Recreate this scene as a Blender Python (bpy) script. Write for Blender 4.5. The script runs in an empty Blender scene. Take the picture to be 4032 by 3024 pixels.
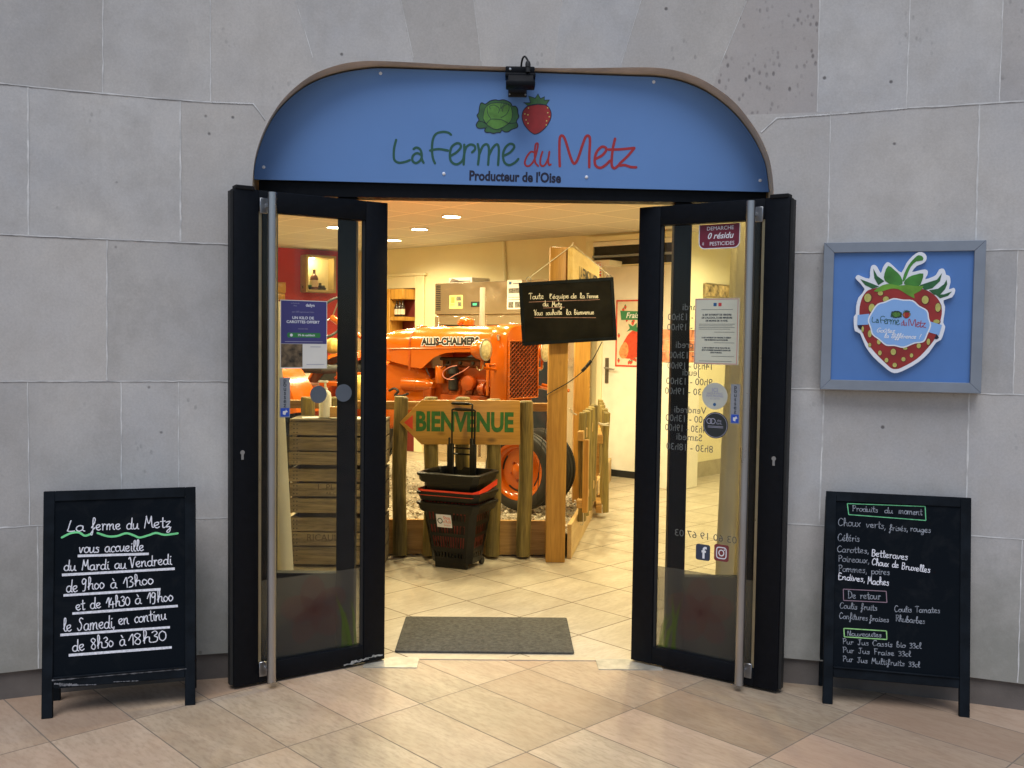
import bpy, bmesh, math, random
from mathutils import Vector as V, Matrix
random.seed(7)
SC = bpy.context.scene; COL = SC.collection
R_ = math.radians

# ------------------------------------------------------------------ camera, sky, sun, exposure
FPX, TILT, ROLL, YAW, CAMH = 3750.0, .0462, .0135, .0135, 1.49
fw = V((math.sin(YAW)*math.cos(TILT), math.cos(TILT)*math.cos(YAW), -math.sin(TILT)))
rt0 = V((math.cos(YAW), -math.sin(YAW), 0)); dn0 = fw.cross(rt0)
RT = rt0*math.cos(ROLL) - dn0*math.sin(ROLL); DN = rt0*math.sin(ROLL) + dn0*math.cos(ROLL)
CAM = V((0, 0, CAMH))
cd = bpy.data.cameras.new('camera'); cam = bpy.data.objects.new('camera', cd); COL.objects.link(cam)
cd.sensor_width = 36; cd.lens = 36*FPX/4032; cd.clip_start = .05; cd.clip_end = 300
cam.matrix_world = Matrix(((RT.x, -DN.x, -fw.x, 0), (RT.y, -DN.y, -fw.y, 0), (RT.z, -DN.z, -fw.z, CAMH), (0, 0, 0, 1)))
SC.camera = cam

SUN_EL, SUN_ROT = 62, 188
w = bpy.data.worlds.new('World'); SC.world = w; w.use_nodes = True
nt = w.node_tree; bg = nt.nodes['Background']
sky = nt.nodes.new('ShaderNodeTexSky'); sky.sky_type = 'NISHITA'; sky.sun_disc = False
sky.sun_elevation = R_(SUN_EL); sky.sun_rotation = R_(SUN_ROT); sky.air_density = 1.0; sky.dust_density = 1.0; sky.ozone_density = 1.0
nt.links.new(sky.outputs[0], bg.inputs[0]); bg.inputs[1].default_value = .08
sd = bpy.data.lights.new('sun', 'SUN'); sd.energy = 1.5; sd.angle = R_(38); sd.color = (.93, .96, 1)
so = bpy.data.objects.new('sun', sd); COL.objects.link(so)
# the sun stands behind the photographer, a little to one side
sdir = V((math.sin(R_(SUN_ROT))*math.cos(R_(SUN_EL)), math.cos(R_(SUN_ROT))*math.cos(R_(SUN_EL)), math.sin(R_(SUN_EL))))
so.rotation_euler = sdir.to_track_quat('Z', 'Y').to_euler()
SC.view_settings.view_transform = 'Standard'; SC.view_settings.look = 'None'
SC.view_settings.exposure = .32; SC.view_settings.gamma = 1
LAMP_W = 88.0

# ------------------------------------------------------------------ measuring helpers: a ray through a spot of the photo (4032 wide), met with a real plane
def ray(u, v): return RT*((u-2016)/FPX) + DN*((v-1512)/FPX) + fw
def onY(u, v, Y): d = ray(u, v); return CAM + d*(Y/d.y)
def onZ(u, v, Z=0): d = ray(u, v); return CAM + d*((Z-CAMH)/d.z)
class Fr:
    def __init__(s, o, x=(1, 0, 0), y=(0, 0, 1), z=None):
        s.o = V(o); s.x = V(x).normalized(); s.y = V(y).normalized(); s.z = V(z).normalized() if z is not None else s.x.cross(s.y).normalized()
    def p(s, a, b, c=0): return s.o + s.x*a + s.y*b + s.z*c
    def px(s, u, v, c=0):
        d = ray(u, v); q = s.o + s.z*c; t = (q-CAM).dot(s.z)/d.dot(s.z); h = CAM + d*t - s.o
        return (h.dot(s.x), h.dot(s.y))
    def sh(s, a, b, c=0): return Fr(s.p(a, b, c), s.x, s.y, s.z)
WORLD = Fr((0, 0, 0), (1, 0, 0), (0, 1, 0))
def zm(ox, oy, k): return lambda x, y: (ox+x*k, oy+y*k)
D_ = 1.8228

# ------------------------------------------------------------------ mesh builder
def crom(pts, n=6, closed=False):
    P = [tuple(p) for p in pts]
    if len(P) < 3 and not closed: return P
    out = []; L = len(P); seg = L if closed else L-1
    for i in range(seg):
        if closed: a, b, c, d = P[(i-1) % L], P[i], P[(i+1) % L], P[(i+2) % L]
        else: a, b, c, d = P[max(i-1, 0)], P[i], P[i+1], P[min(i+2, L-1)]
        for k in range(n):
            t = k/n
            out.append(tuple(.5*((2*b[j]) + (c[j]-a[j])*t + (2*a[j]-5*b[j]+4*c[j]-d[j])*t*t + (3*b[j]-a[j]-3*c[j]+d[j])*t**3) for j in range(len(b))))
    if not closed: out.append(P[-1])
    return out
class MB:
    def __init__(s): s.v = []; s.f = []; s.mi = []; s.m = 0
    def add(s, vs, fs):
        n = len(s.v); s.v += [V(q) for q in vs]; s.f += [[i+n for i in f] for f in fs]; s.mi += [s.m]*len(fs); return s
    def use(s, i): s.m = i; return s
    def box(s, a, b, fr=WORLD):
        x0, y0, z0 = a; x1, y1, z1 = b
        vs = [fr.p(x, y, z) for z in (z0, z1) for x, y in ((x0, y0), (x1, y0), (x1, y1), (x0, y1))]
        return s.add(vs, [(3, 2, 1, 0), (4, 5, 6, 7), (0, 1, 5, 4), (1, 2, 6, 5), (2, 3, 7, 6), (3, 0, 4, 7)])
    def poly(s, pts, c=0, fr=WORLD): return s.add([fr.p(a, b, c) for a, b in pts], [list(range(len(pts)))])
    def prism(s, pts, c0, c1, fr=WORLD):
        A = sum(pts[i-1][0]*pts[i][1]-pts[i][0]*pts[i-1][1] for i in range(len(pts)))
        if A < 0: pts = pts[::-1]
        n = len(pts); vs = [fr.p(a, b, c0) for a, b in pts] + [fr.p(a, b, c1) for a, b in pts]
        return s.add(vs, [list(range(n))[::-1], [n+i for i in range(n)]] + [(i, (i+1) % n, n+(i+1) % n, n+i) for i in range(n)])
    def tube(s, pts, r, n=8, cap=True):
        P = [V(p) for p in pts]; rr = r if isinstance(r, (list, tuple)) else [r]*len(P); vs = []; up = None
        for i, p in enumerate(P):
            t = (P[min(i+1, len(P)-1)]-P[max(i-1, 0)]).normalized()
            if up is None: up = V((0, 0, 1)) if abs(t.z) < .9 else V((1, 0, 0))
            a = t.cross(up).normalized(); b = a.cross(t).normalized(); up = b
            vs += [p + (a*math.cos(2*math.pi*k/n) + b*math.sin(2*math.pi*k/n))*rr[i] for k in range(n)]
        fs = [(i*n+k, i*n+(k+1) % n, (i+1)*n+(k+1) % n, (i+1)*n+k) for i in range(len(P)-1) for k in range(n)]
        if cap: fs += [list(range(n))[::-1], [(len(P)-1)*n+k for k in range(n)]]
        return s.add(vs, fs)
    def lathe(s, prof, fr, n=24, a0=0, a1=2*math.pi, sx=1, sy=1, cap=True):
        full = abs(a1-a0-2*math.pi) < 1e-6; m = n if full else n+1; vs = []
        for r, h in prof: vs += [fr.p(r*sx*math.cos(a0+(a1-a0)*k/n), r*sy*math.sin(a0+(a1-a0)*k/n), h) for k in range(m)]
        fs = [(i*m+k, i*m+(k+1) % m, (i+1)*m+(k+1) % m, (i+1)*m+k) for i in range(len(prof)-1) for k in range(n)]
        if full and cap:
            if prof[0][0] > 1e-5: fs.append(list(range(m))[::-1])
            if prof[-1][0] > 1e-5: fs.append([(len(prof)-1)*m+k for k in range(m)])
        return s.add(vs, fs)
    def ribbon(s, pts, wd, c=0, fr=WORLD, jit=0, cap=True):
        P = [V((p[0], p[1])) for p in pts]; Q = [P[0]]
        for p in P[1:]:
            if (p-Q[-1]).length > wd*.12: Q.append(p)
        if len(Q) < 2: Q.append(Q[0]+V((wd*.3, 0)))
        P = Q; vs = []; nn = []
        for i in range(len(P)):
            t = (P[min(i+1, len(P)-1)]-P[max(i-1, 0)]).normalized(); nn.append(V((-t.y, t.x)))
        if cap:
            t0 = (P[0]-P[1]).normalized(); t1 = (P[-1]-P[-2]).normalized()
            P = [P[0]+t0*wd*.42] + P + [P[-1]+t1*wd*.42]; nn = [nn[0]*.45] + nn + [nn[-1]*.45]
        for p, q in zip(P, nn):
            ww = wd*.5*(1+random.uniform(-jit, jit))
            for k in (-1, 1): vs.append(fr.p(p.x+q.x*ww*k, p.y+q.y*ww*k, c+len(vs)*2.2e-6))
        return s.add(vs, [(2*i, 2*i+2, 2*i+3, 2*i+1) for i in range(len(P)-1)])
    def disc(s, a, b, r, c=0, fr=WORLD, n=20, ry=None): return s.poly([(a+r*math.cos(2*math.pi*k/n), b+(ry or r)*math.sin(2*math.pi*k/n)) for k in range(n)], c, fr)
    def text(s, body, fr, size, sx=1, c=0, off=0, mirror=False, align='CENTER', shear=0, space=1):
        cu = bpy.data.curves.new('t', 'FONT'); cu.body = body; cu.size = size; cu.align_x = align; cu.align_y = 'CENTER'; cu.offset = off; cu.shear = shear; cu.resolution_u = 3; cu.space_character = space
        ob = bpy.data.objects.new('t', cu); COL.objects.link(ob)
        dg = bpy.context.evaluated_depsgraph_get(); me = bpy.data.meshes.new_from_object(ob.evaluated_get(dg))
        sg = -1 if mirror else 1
        s.add([fr.p(q.co.x*sx*sg, q.co.y, c) for q in me.vertices], [list(p.vertices) if not mirror else list(p.vertices)[::-1] for p in me.polygons])
        bpy.data.objects.remove(ob); bpy.data.curves.remove(cu); bpy.data.meshes.remove(me); return s
    def build(s, name, mats, parent=None, bevel=0, seg=1, sharp=38):
        me = bpy.data.meshes.new(name); inv = None
        if parent is not None: inv = root_matrix(parent).inverted()
        me.from_pydata([(inv @ q if inv else q) for q in s.v], [], s.f)
        for m in (mats if isinstance(mats, (list, tuple)) else [mats]): me.materials.append(m)
        for p, i in zip(me.polygons, s.mi): p.material_index = i
        bm = bmesh.new(); bm.from_mesh(me)
        if bevel:
            ed = [e for e in bm.edges if len(e.link_faces) == 2 and e.calc_face_angle(0) > .5]
            bmesh.ops.bevel(bm, geom=ed, offset=bevel, segments=seg, affect='EDGES', profile=.5, clamp_overlap=True)
        for f in bm.faces: f.smooth = True
        for e in bm.edges:
            if len(e.link_faces) == 2 and e.calc_face_angle(0) > R_(sharp): e.smooth = False
        bm.to_mesh(me); bm.free()
        o = bpy.data.objects.new(name, me); COL.objects.link(o); o.parent = parent
        return o
MATS_W = {}
def root_matrix(o):
    while o.parent is not None: o = o.parent
    return MATS_W.get(o.name, Matrix.Identity(4))
def tag(o, label, cat, group=None, kind=None):
    o['label'] = label; o['category'] = cat
    if group: o['group'] = group
    if kind: o['kind'] = kind
    return o
def thing(name, label, cat, loc=(0, 0, 0), rz=0, group=None):
    o = bpy.data.objects.new(name, None); COL.objects.link(o); o.location = loc; o.rotation_euler = (0, 0, rz); o.empty_display_size = .1
    MATS_W[o.name] = Matrix.Translation(loc) @ Matrix.Rotation(rz, 4, 'Z')
    return tag(o, label, cat, group)
def struct(name, mb, m): o = mb.build(name, m); o['kind'] = 'structure'; return o
def copy_tree(o, parent=None):
    c = o.copy(); COL.objects.link(c); c.parent = parent
    for ch in list(o.children): copy_tree(ch, c)
    return c

# ------------------------------------------------------------------ materials
class NT:
    def __init__(s, name):
        s.m = bpy.data.materials.new(name); s.m.use_nodes = True; s.t = s.m.node_tree; s.b = s.t.nodes['Principled BSDF']
    def n(s, typ, ins=None, **kw):
        q = s.t.nodes.new('ShaderNode'+typ)
        for k, v in kw.items(): setattr(q, k, v)
        for k, v in (ins or {}).items(): s.set(q.inputs[k], v)
        return q
    def set(s, sock, v):
        if hasattr(v, 'is_output') or isinstance(v, bpy.types.NodeSocket): s.t.links.new(v, sock)
        else: sock.default_value = v
    def math(s, op, a, b=0, c=0):
        q = s.n('Math', operation=op)
        for i, v in enumerate((a, b, c)): s.set(q.inputs[i], v)
        return q.outputs[0]
    def mix(s, f, a, b, mode='MIX'):
        q = s.n('MixRGB', blend_type=mode)
        for i, v in enumerate((f, a, b)): s.set(q.inputs[i], (tuple(v)+(1,) if isinstance(v, tuple) and len(v) == 3 else v))
        return q.outputs[0]
    def noise(s, scale, det=3, vec=None, rough=.55, dist=0):
        q = s.n('TexNoise', {'Scale': scale, 'Detail': det, 'Roughness': rough, 'Distortion': dist})
        if vec is not None: s.set(q.inputs['Vector'], vec)
        return q.outputs['Fac']
    def ramp(s, f, a, b, ca=0., cb=1.):
        q = s.n('MapRange', {'Value': f, 'From Min': a, 'From Max': b, 'To Min': ca, 'To Max': cb}); return q.outputs[0]
    def co(s): return s.n('TexCoord').outputs['Object']
    def sep(s, v): q = s.n('SeparateXYZ', {0: v}); return q.outputs
    def comb(s, x=0, y=0, z=0): return s.n('CombineXYZ', {0: x, 1: y, 2: z}).outputs[0]
    def bump(s, h, st=.3, dist=.002):
        q = s.n('Bump', {'Height': h, 'Strength': st, 'Distance': dist}); s.t.links.new(q.outputs[0], s.b.inputs['Normal'])
    def out(s, **k):
        for kk, v in k.items():
            s.set(s.b.inputs[kk.replace('_', ' ')], tuple(v)+(1,) if isinstance(v, tuple) and len(v) == 3 else v)
        return s.m
def mat(name, c, rough=.5, metal=0, var=.12, scale=9, bump=0, bs=160, **kw):
    t = NT(name); co = t.co()
    f = t.ramp(t.noise(scale, 4, co), .3, .7, 1-var, 1+var)
    col = t.mix(1, c, t.n('CombineColor', {0: f, 1: f, 2: f}).outputs[0], 'MULTIPLY')
    rr = t.ramp(t.noise(scale*2.3, 3, co), .3, .7, max(rough-.08, .02), min(rough+.08, 1))
    if bump: t.bump(t.noise(bs, 3, co), bump, .003)
    return t.out(Base_Color=col, Roughness=rr, Metallic=metal, **kw)
def wood(name, c1, c2, axis=2, rough=.55, sc=1.0, knots=True, coat=0.):
    t = NT(name); co = t.co(); x, y, z = t.sep(co)[:3]
    st = [14*sc, 14*sc, 14*sc]; st[axis] = .9*sc
    v = t.comb(t.math('MULTIPLY', x, st[0]), t.math('MULTIPLY', y, st[1]), t.math('MULTIPLY', z, st[2]))
    n1 = t.noise(1.2, 5, v, .6, .6); n2 = t.noise(9, 3, v)
    f = t.ramp(t.math('ADD', t.math('MULTIPLY', n1, .75), t.math('MULTIPLY', n2, .35)), .40, .70)
    col = t.mix(f, c1, c2)
    if knots:
        kv = [4.5, 4.5, 4.5]; kv[axis] = 2.2
        vo = t.n('TexVoronoi', {'Vector': t.comb(t.math('MULTIPLY', x, kv[0]), t.math('MULTIPLY', y, kv[1]), t.math('MULTIPLY', z, kv[2])), 'Scale': 1.0})
        k = t.ramp(vo.outputs['Distance'], .04, .10, .75, 0)
        col = t.mix(k, col, tuple(q*.28 for q in c1))
    t.bump(f, .25, .002)
    return t.out(Base_Color=col, Roughness=rough, Coat_Weight=coat, Coat_Roughness=.2)
def tiles(name, O, ang, L, W, cols, grout, gw, rough, warm, tvr=(.80, 1.16)):
    t = NT(name); x, y, z = t.sep(t.co())[:3]
    dx = t.math('SUBTRACT', x, O[0]); dy = t.math('SUBTRACT', y, O[1]); ca, sa = math.cos(ang), math.sin(ang)
    a = t.math('DIVIDE', t.math('ADD', t.math('MULTIPLY', dx, ca), t.math('MULTIPLY', dy, sa)), L)
    b = t.math('DIVIDE', t.math('ADD', t.math('MULTIPLY', dx, -sa), t.math('MULTIPLY', dy, ca)), W)
    def edge(q, s): return t.math('MULTIPLY', t.math('SUBTRACT', .5, t.math('ABSOLUTE', t.math('SUBTRACT', t.math('FRACT', q), .5))), s)
    e = t.math('MINIMUM', edge(a, L), edge(b, W))
    g = t.ramp(e, gw*.45, gw*.75, 1, 0)
    idv = t.comb(t.math('FLOOR', a), t.math('FLOOR', b))
    wn = t.n('TexWhiteNoise', {0: idv}); idc = wn.outputs['Value']
    off = t.n('VectorMath', {0: t.comb(t.math('MULTIPLY', a, L*3), t.math('MULTIPLY', b, W*9)), 1: t.n('VectorMath', {0: wn.outputs['Color'], 1: (40, 40, 40)}, operation='MULTIPLY').outputs[0]}, operation='ADD').outputs[0]
    n1 = t.noise(1.1, 6, off, .62, .5); n2 = t.noise(7, 4, off, .6)
    c = t.mix(t.ramp(n1, .36, .66), cols[0], cols[1])
    c = t.mix(t.math('MULTIPLY', t.ramp(n2, .45, .72), .6), c, cols[2]); n3 = t.noise(2.2, 5, t.co(), .65); c = t.mix(t.ramp(n3, .45, .7, 0, .35), c, cols[3])
    c = t.mix(t.math('MULTIPLY', t.ramp(idc, 0, 1), warm), c, cols[3])
    sp = t.noise(60, 2, off); c = t.mix(t.ramp(sp, .70, .76, 0, .5), c, tuple(q*.45 for q in cols[2]))
    gr = t.mix(t.noise(6, 3, t.comb(a, b)), grout, tuple(q*.6 for q in grout))
    tv = t.ramp(t.sep(wn.outputs['Color'])[1], 0, 1, *tvr); c = t.mix(1, c, t.n('CombineColor', {0: tv, 1: tv, 2: t.math('POWER', tv, 1.15)}).outputs[0], 'MULTIPLY'); c = t.mix(g, c, gr)
    t.bump(t.math('SUBTRACT', t.math('MULTIPLY', n2, .35), g), .35, .0015)
    return t.out(Base_Color=c, Roughness=t.math('ADD', rough, t.math('ADD', t.math('MULTIPLY', n2, .2), t.math('MULTIPLY', g, .4))))
def thin_glass(name, tint=(.97, .98, .97), fac=.06):
    t = NT(name); tr = t.n('BsdfTransparent', {0: tint+(1,)}); gl = t.n('BsdfGlossy', {'Color': (1, 1, 1, 1), 'Roughness': .01})
    fr = t.n('Fresnel', {'IOR': 1.45}); mx = t.n('MixShader', {0: t.math('MULTIPLY', fr.outputs[0], .32), 1: tr.outputs[0], 2: gl.outputs[0]})
    t.t.links.new(mx.outputs[0], t.t.nodes['Material Output'].inputs[0]); return t.m
def film(name, c, op):
    t = NT(name); tr = t.n('BsdfTransparent', {0: (1, 1, 1, 1)}); df = t.n('BsdfDiffuse', {0: c+(1,)}); tl = t.n('BsdfTranslucent', {0: c+(1,)})
    m1 = t.n('MixShader', {0: .55, 1: df.outputs[0], 2: tl.outputs[0]})
    nz = t.ramp(t.noise(7, 3, t.co()), .3, .7, op-.06, op+.06)
    mx = t.n('MixShader', {0: nz, 1: tr.outputs[0], 2: m1.outputs[0]})
    t.t.links.new(mx.outputs[0], t.t.nodes['Material Output'].inputs[0]); return t.m
def glow(name, c, s):
    t = NT(name); return t.out(Base_Color=c, Emission_Color=c, Emission_Strength=s)

def stone_mat():
    t = NT('limestone'); co = t.co(); x, y, z = t.sep(co)[:3]
    tone = t.n('Attribute', attribute_name='tone').outputs['Fac']
    big = t.noise(1.3, 5, co, .6); mid = t.noise(6, 5, co, .65); fine = t.noise(120, 3, co, .7)
    c = t.mix(t.ramp(big, .3, .7), (.43, .435, .455), (.565, .535, .50))
    c = t.mix(t.math('MULTIPLY', t.ramp(mid, .42, .70), .6), c, (.385, .365, .345)); c = t.mix(t.ramp(t.noise(2.7, 6, co, .7), .55, .68, 0, .45), c, (.60, .585, .57))
    c = t.mix(t.math('MULTIPLY', t.math('FRACT', t.math('MULTIPLY', tone, 7.3)), .5), c, (.50, .455, .41)); tn = t.ramp(tone, 0, 1, .82, 1.14); c = t.mix(1, c, t.n('CombineColor', {0: tn, 1: t.math('POWER', tn, 1.05), 2: t.math('POWER', tn, 1.1)}).outputs[0], 'MULTIPLY')
    fz = t.ramp(fine, .3, .7, .93, 1.07); c = t.mix(1, c, t.n('CombineColor', {0: fz, 1: fz, 2: fz}).outputs[0], 'MULTIPLY')
    # pits: few single holes, and clusters on porous blocks
    v1 = t.n('TexVoronoi', {'Vector': co, 'Scale': 6.5, 'Randomness': 1.}); hole = t.ramp(v1.outputs['Distance'], .030, .062, 1, 0)
    keep = t.math('GREATER_THAN', t.sep(v1.outputs['Color'])[0], .45)
    v2 = t.n('TexVoronoi', {'Vector': t.n('VectorMath', {0: co, 1: (1, 1, .6)}, operation='MULTIPLY').outputs[0], 'Scale': 42., 'Randomness': 1.})
    cl = t.math('MULTIPLY', t.ramp(v2.outputs['Distance'], .18, .32, 1, 0), t.ramp(t.noise(3.2, 4, co, .7), .58, .68))
    por = t.n('Attribute', attribute_name='porous').outputs['Fac']
    cl2 = t.math('MULTIPLY', t.ramp(v2.outputs['Distance'], .16, .34, 1, 0), t.math('MULTIPLY', por, t.ramp(t.noise(5, 4, co, .7), .46, .60)))
    pit = t.math('MINIMUM', t.math('ADD', t.math('MULTIPLY', hole, keep), t.math('ADD', t.math('MULTIPLY', cl, .35), t.math('MULTIPLY', cl2, .8))), 1)
    c = t.mix(t.math('MULTIPLY', por, .35), c, (.40, .345, .33))
    c = t.mix(t.math('MULTIPLY', pit, .8), c, (.09, .085, .085))
    # damp green-grey dirt low on the wall, with its own ragged edge
    dz = t.math('ADD', z, t.math('MULTIPLY', t.math('SUBTRACT', t.noise(2.6, 6, co, .7), .5), 1.1))
    c = t.mix(t.ramp(dz, .15, .62, .7, 0), c, (.22, .22, .185))
    # rain run-off streaks
    sv = t.comb(t.math('MULTIPLY', x, 7), t.math('MULTIPLY', y, 7), t.math('MULTIPLY', z, .5))
    c = t.mix(t.ramp(t.noise(1.0, 4, sv, .6), .60, .8, 0, .3), c, (.33, .32, .30))
    hb = t.math('SUBTRACT', t.math('ADD', t.math('MULTIPLY', mid, .35), t.math('MULTIPLY', fine, .25)), pit)
    t.bump(hb, .45, .003)
    return t.out(Base_Color=c, Roughness=.88)

m_stone = stone_mat()
m_mortar = mat('pale mortar', (.64, .63, .615), .9, var=.25, scale=14)
m_mortard = mat('open joint shade', (.20, .19, .19), .9, var=.4, scale=20)  # dark strips paint in the shadow lying along some stone joints
m_plinth = mat('plinth stone', (.13, .112, .10), .9, var=.25, scale=5, bump=.3)
m_reveal = mat('tan reveal stone', (.72, .58, .43), .85, var=.2, scale=6, bump=.3)
m_pave = tiles('pavement tiles', (-.078, 4.042), math.atan2(-.731, .682), .615, .3085, ((.39, .305, .215), (.52, .415, .305), (.255, .185, .13), (.43, .27, .185)), (.25, .20, .155), .0042, .38, .6)
m_floor = tiles('shop floor tiles', (.126, 5.069), R_(44), .4245, .4245, ((.47, .41, .31), (.60, .54, .43), (.36, .30, .21), (.52, .45, .34)), (.22, .165, .11), .0062, .30, .25, (.93, 1.06))
m_frame = mat('black powder coat', (.0045, .0055, .008), .5, var=.2, scale=30, Specular_IOR_Level=.12)
m_frame2 = mat('black frame profile', (.006, .006, .007), .6, var=.1, scale=3, Specular_IOR_Level=.22)
m_steel = mat('brushed steel', (.42, .42, .43), .34, 1, var=.03, scale=3)
m_bead = mat('glazing bead', (.50, .42, .27), .35, .8, var=.1)
m_glass = thin_glass('door glass')
m_film = film('frosted film', (.19, .18, .165), .45)
m_petal = film('petal print', (.30, .12, .12), .25)
m_blade = film('grass print', (.20, .33, .04), .5)
m_wall = mat('cream paint', (.80, .72, .47), .8, var=.04, scale=2)
m_wallL = mat('pale paint', (.82, .77, .54), .75, var=.03, scale=2)
m_red = mat('red paint', (.55, .03, .025), .6, var=.1, scale=3)
m_white = mat('white lacquer', (.80, .77, .68), .45, var=.04)
m_black = mat('matt black', (.012, .012, .012), .6)
m_board = mat('slate paint', (.006, .0085, .012), .8, var=.5, scale=5, Specular_IOR_Level=.05)
t_ = NT('slate with chalk haze'); hz_ = t_.ramp(t_.noise(4.5, 6, t_.co(), .7, 1.2), .5, .8, 0, 1); c_ = t_.mix(hz_, (.0055, .008, .0115), (.017, .019, .022)); c_ = t_.mix(t_.ramp(t_.noise(26, 4, t_.co(), .75), .68, .8, 0, .5), c_, (.03, .032, .036)); m_board = t_.out(Base_Color=c_, Roughness=.85, Specular_IOR_Level=.05)
m_boardf = mat('black painted wood', (.007, .010, .014), .6, var=.35, scale=14, bump=.15, Specular_IOR_Level=.1)
m_chalk = mat('white chalk pen', (.74, .74, .80), .9, var=.22, scale=110)
m_chalkd = mat('faint chalk', (.26, .28, .32), .9, var=.5, scale=90)
m_chalkg = mat('green chalk', (.20, .72, .30), .9)
m_chalkp = mat('pink chalk', (.30, .20, .25), .9)
m_blue = mat('sign blue', (.118, .245, .53), .42, var=.03, scale=3)
m_blue2 = mat('light blue print', (.24, .44, .80), .5, var=.02)
m_dgreen = mat('dark green print', (.012, .085, .055), .5, var=.05)
m_dred = mat('red print', (.36, .018, .025), .5, var=.1)
m_navy = mat('navy print', (.006, .006, .03), .5)
m_leafd = mat('cabbage green', (.035, .12, .035), .5, var=.25, scale=30)
m_leafl = mat('light cabbage green', (.09, .24, .035), .5, var=.3, scale=25)
m_berry = mat('berry red', (.34, .02, .02), .5, var=.25, scale=14)
m_seed = mat('seed yellow', (.62, .55, .16), .5)
m_grame = mat('anodised grey', (.25, .28, .33), .45, .3, var=.08)
m_wht = mat('white print', (.80, .82, .88), .5, var=.02)
m_org = mat('tractor orange', (.50, .098, .003), .2, var=.05, scale=4, Coat_Weight=.3, Coat_Roughness=.05)
m_orgd = mat('worn engine orange', (.34, .055, .005), .35, var=.35, scale=10, bump=.3, bs=60)
m_tyre = mat('tyre rubber', (.018, .018, .018), .6, var=.2, bump=.2)
m_lens = mat('headlamp lens', (.80, .72, .45), .12, var=.3, scale=40, Transmission_Weight=.3)
m_wire = mat('pink wire', (.62, .22, .18), .5)
m_log = wood('treated pine log', (.070, .050, .012), (.32, .235, .062), 2, .7)
m_logx = wood('rail pine', (.30, .15, .03), (.54, .31, .085), 0, .55)
m_post = wood('planed post', (.34, .155, .02), (.60, .315, .055), 2, .5, .7)
m_orow = wood('varnished sign wood', (.38, .18, .02), (.62, .33, .052), 0, .42, .6, True, .3)
m_crate = wood('old crate wood', (.06, .045, .025), (.275, .215, .125), 0, .8, 1.3, False)
m_plast = mat('black plastic', (.005, .005, .005), .4, var=.2, scale=20, Specular_IOR_Level=.3)
m_redd = mat('dark red plastic', (.26, .02, .014), .4)
m_redpl = mat('red plastic', (.85, .05, .02), .35)
m_mat = mat('grey ribbed mat', (.075, .072, .062), .95, var=.45, scale=60, bump=.9, bs=420)
m_paper = mat('paper', (.78, .76, .70), .7, var=.04)
m_cloth = mat('pale curtain', (.62, .57, .45), .85, var=.06, scale=4)

# ------------------------------------------------------------------ the setting: pavement, shop floor, room
mb = MB(); mb.box((-14, -16, -.2), (14, 4.372, 0)); struct('pavement', mb, m_pave)
mb = MB(); mb.box((-6, 4.374, -.2), (6, 14, -.0005)); struct('floor', mb, m_floor)

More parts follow.
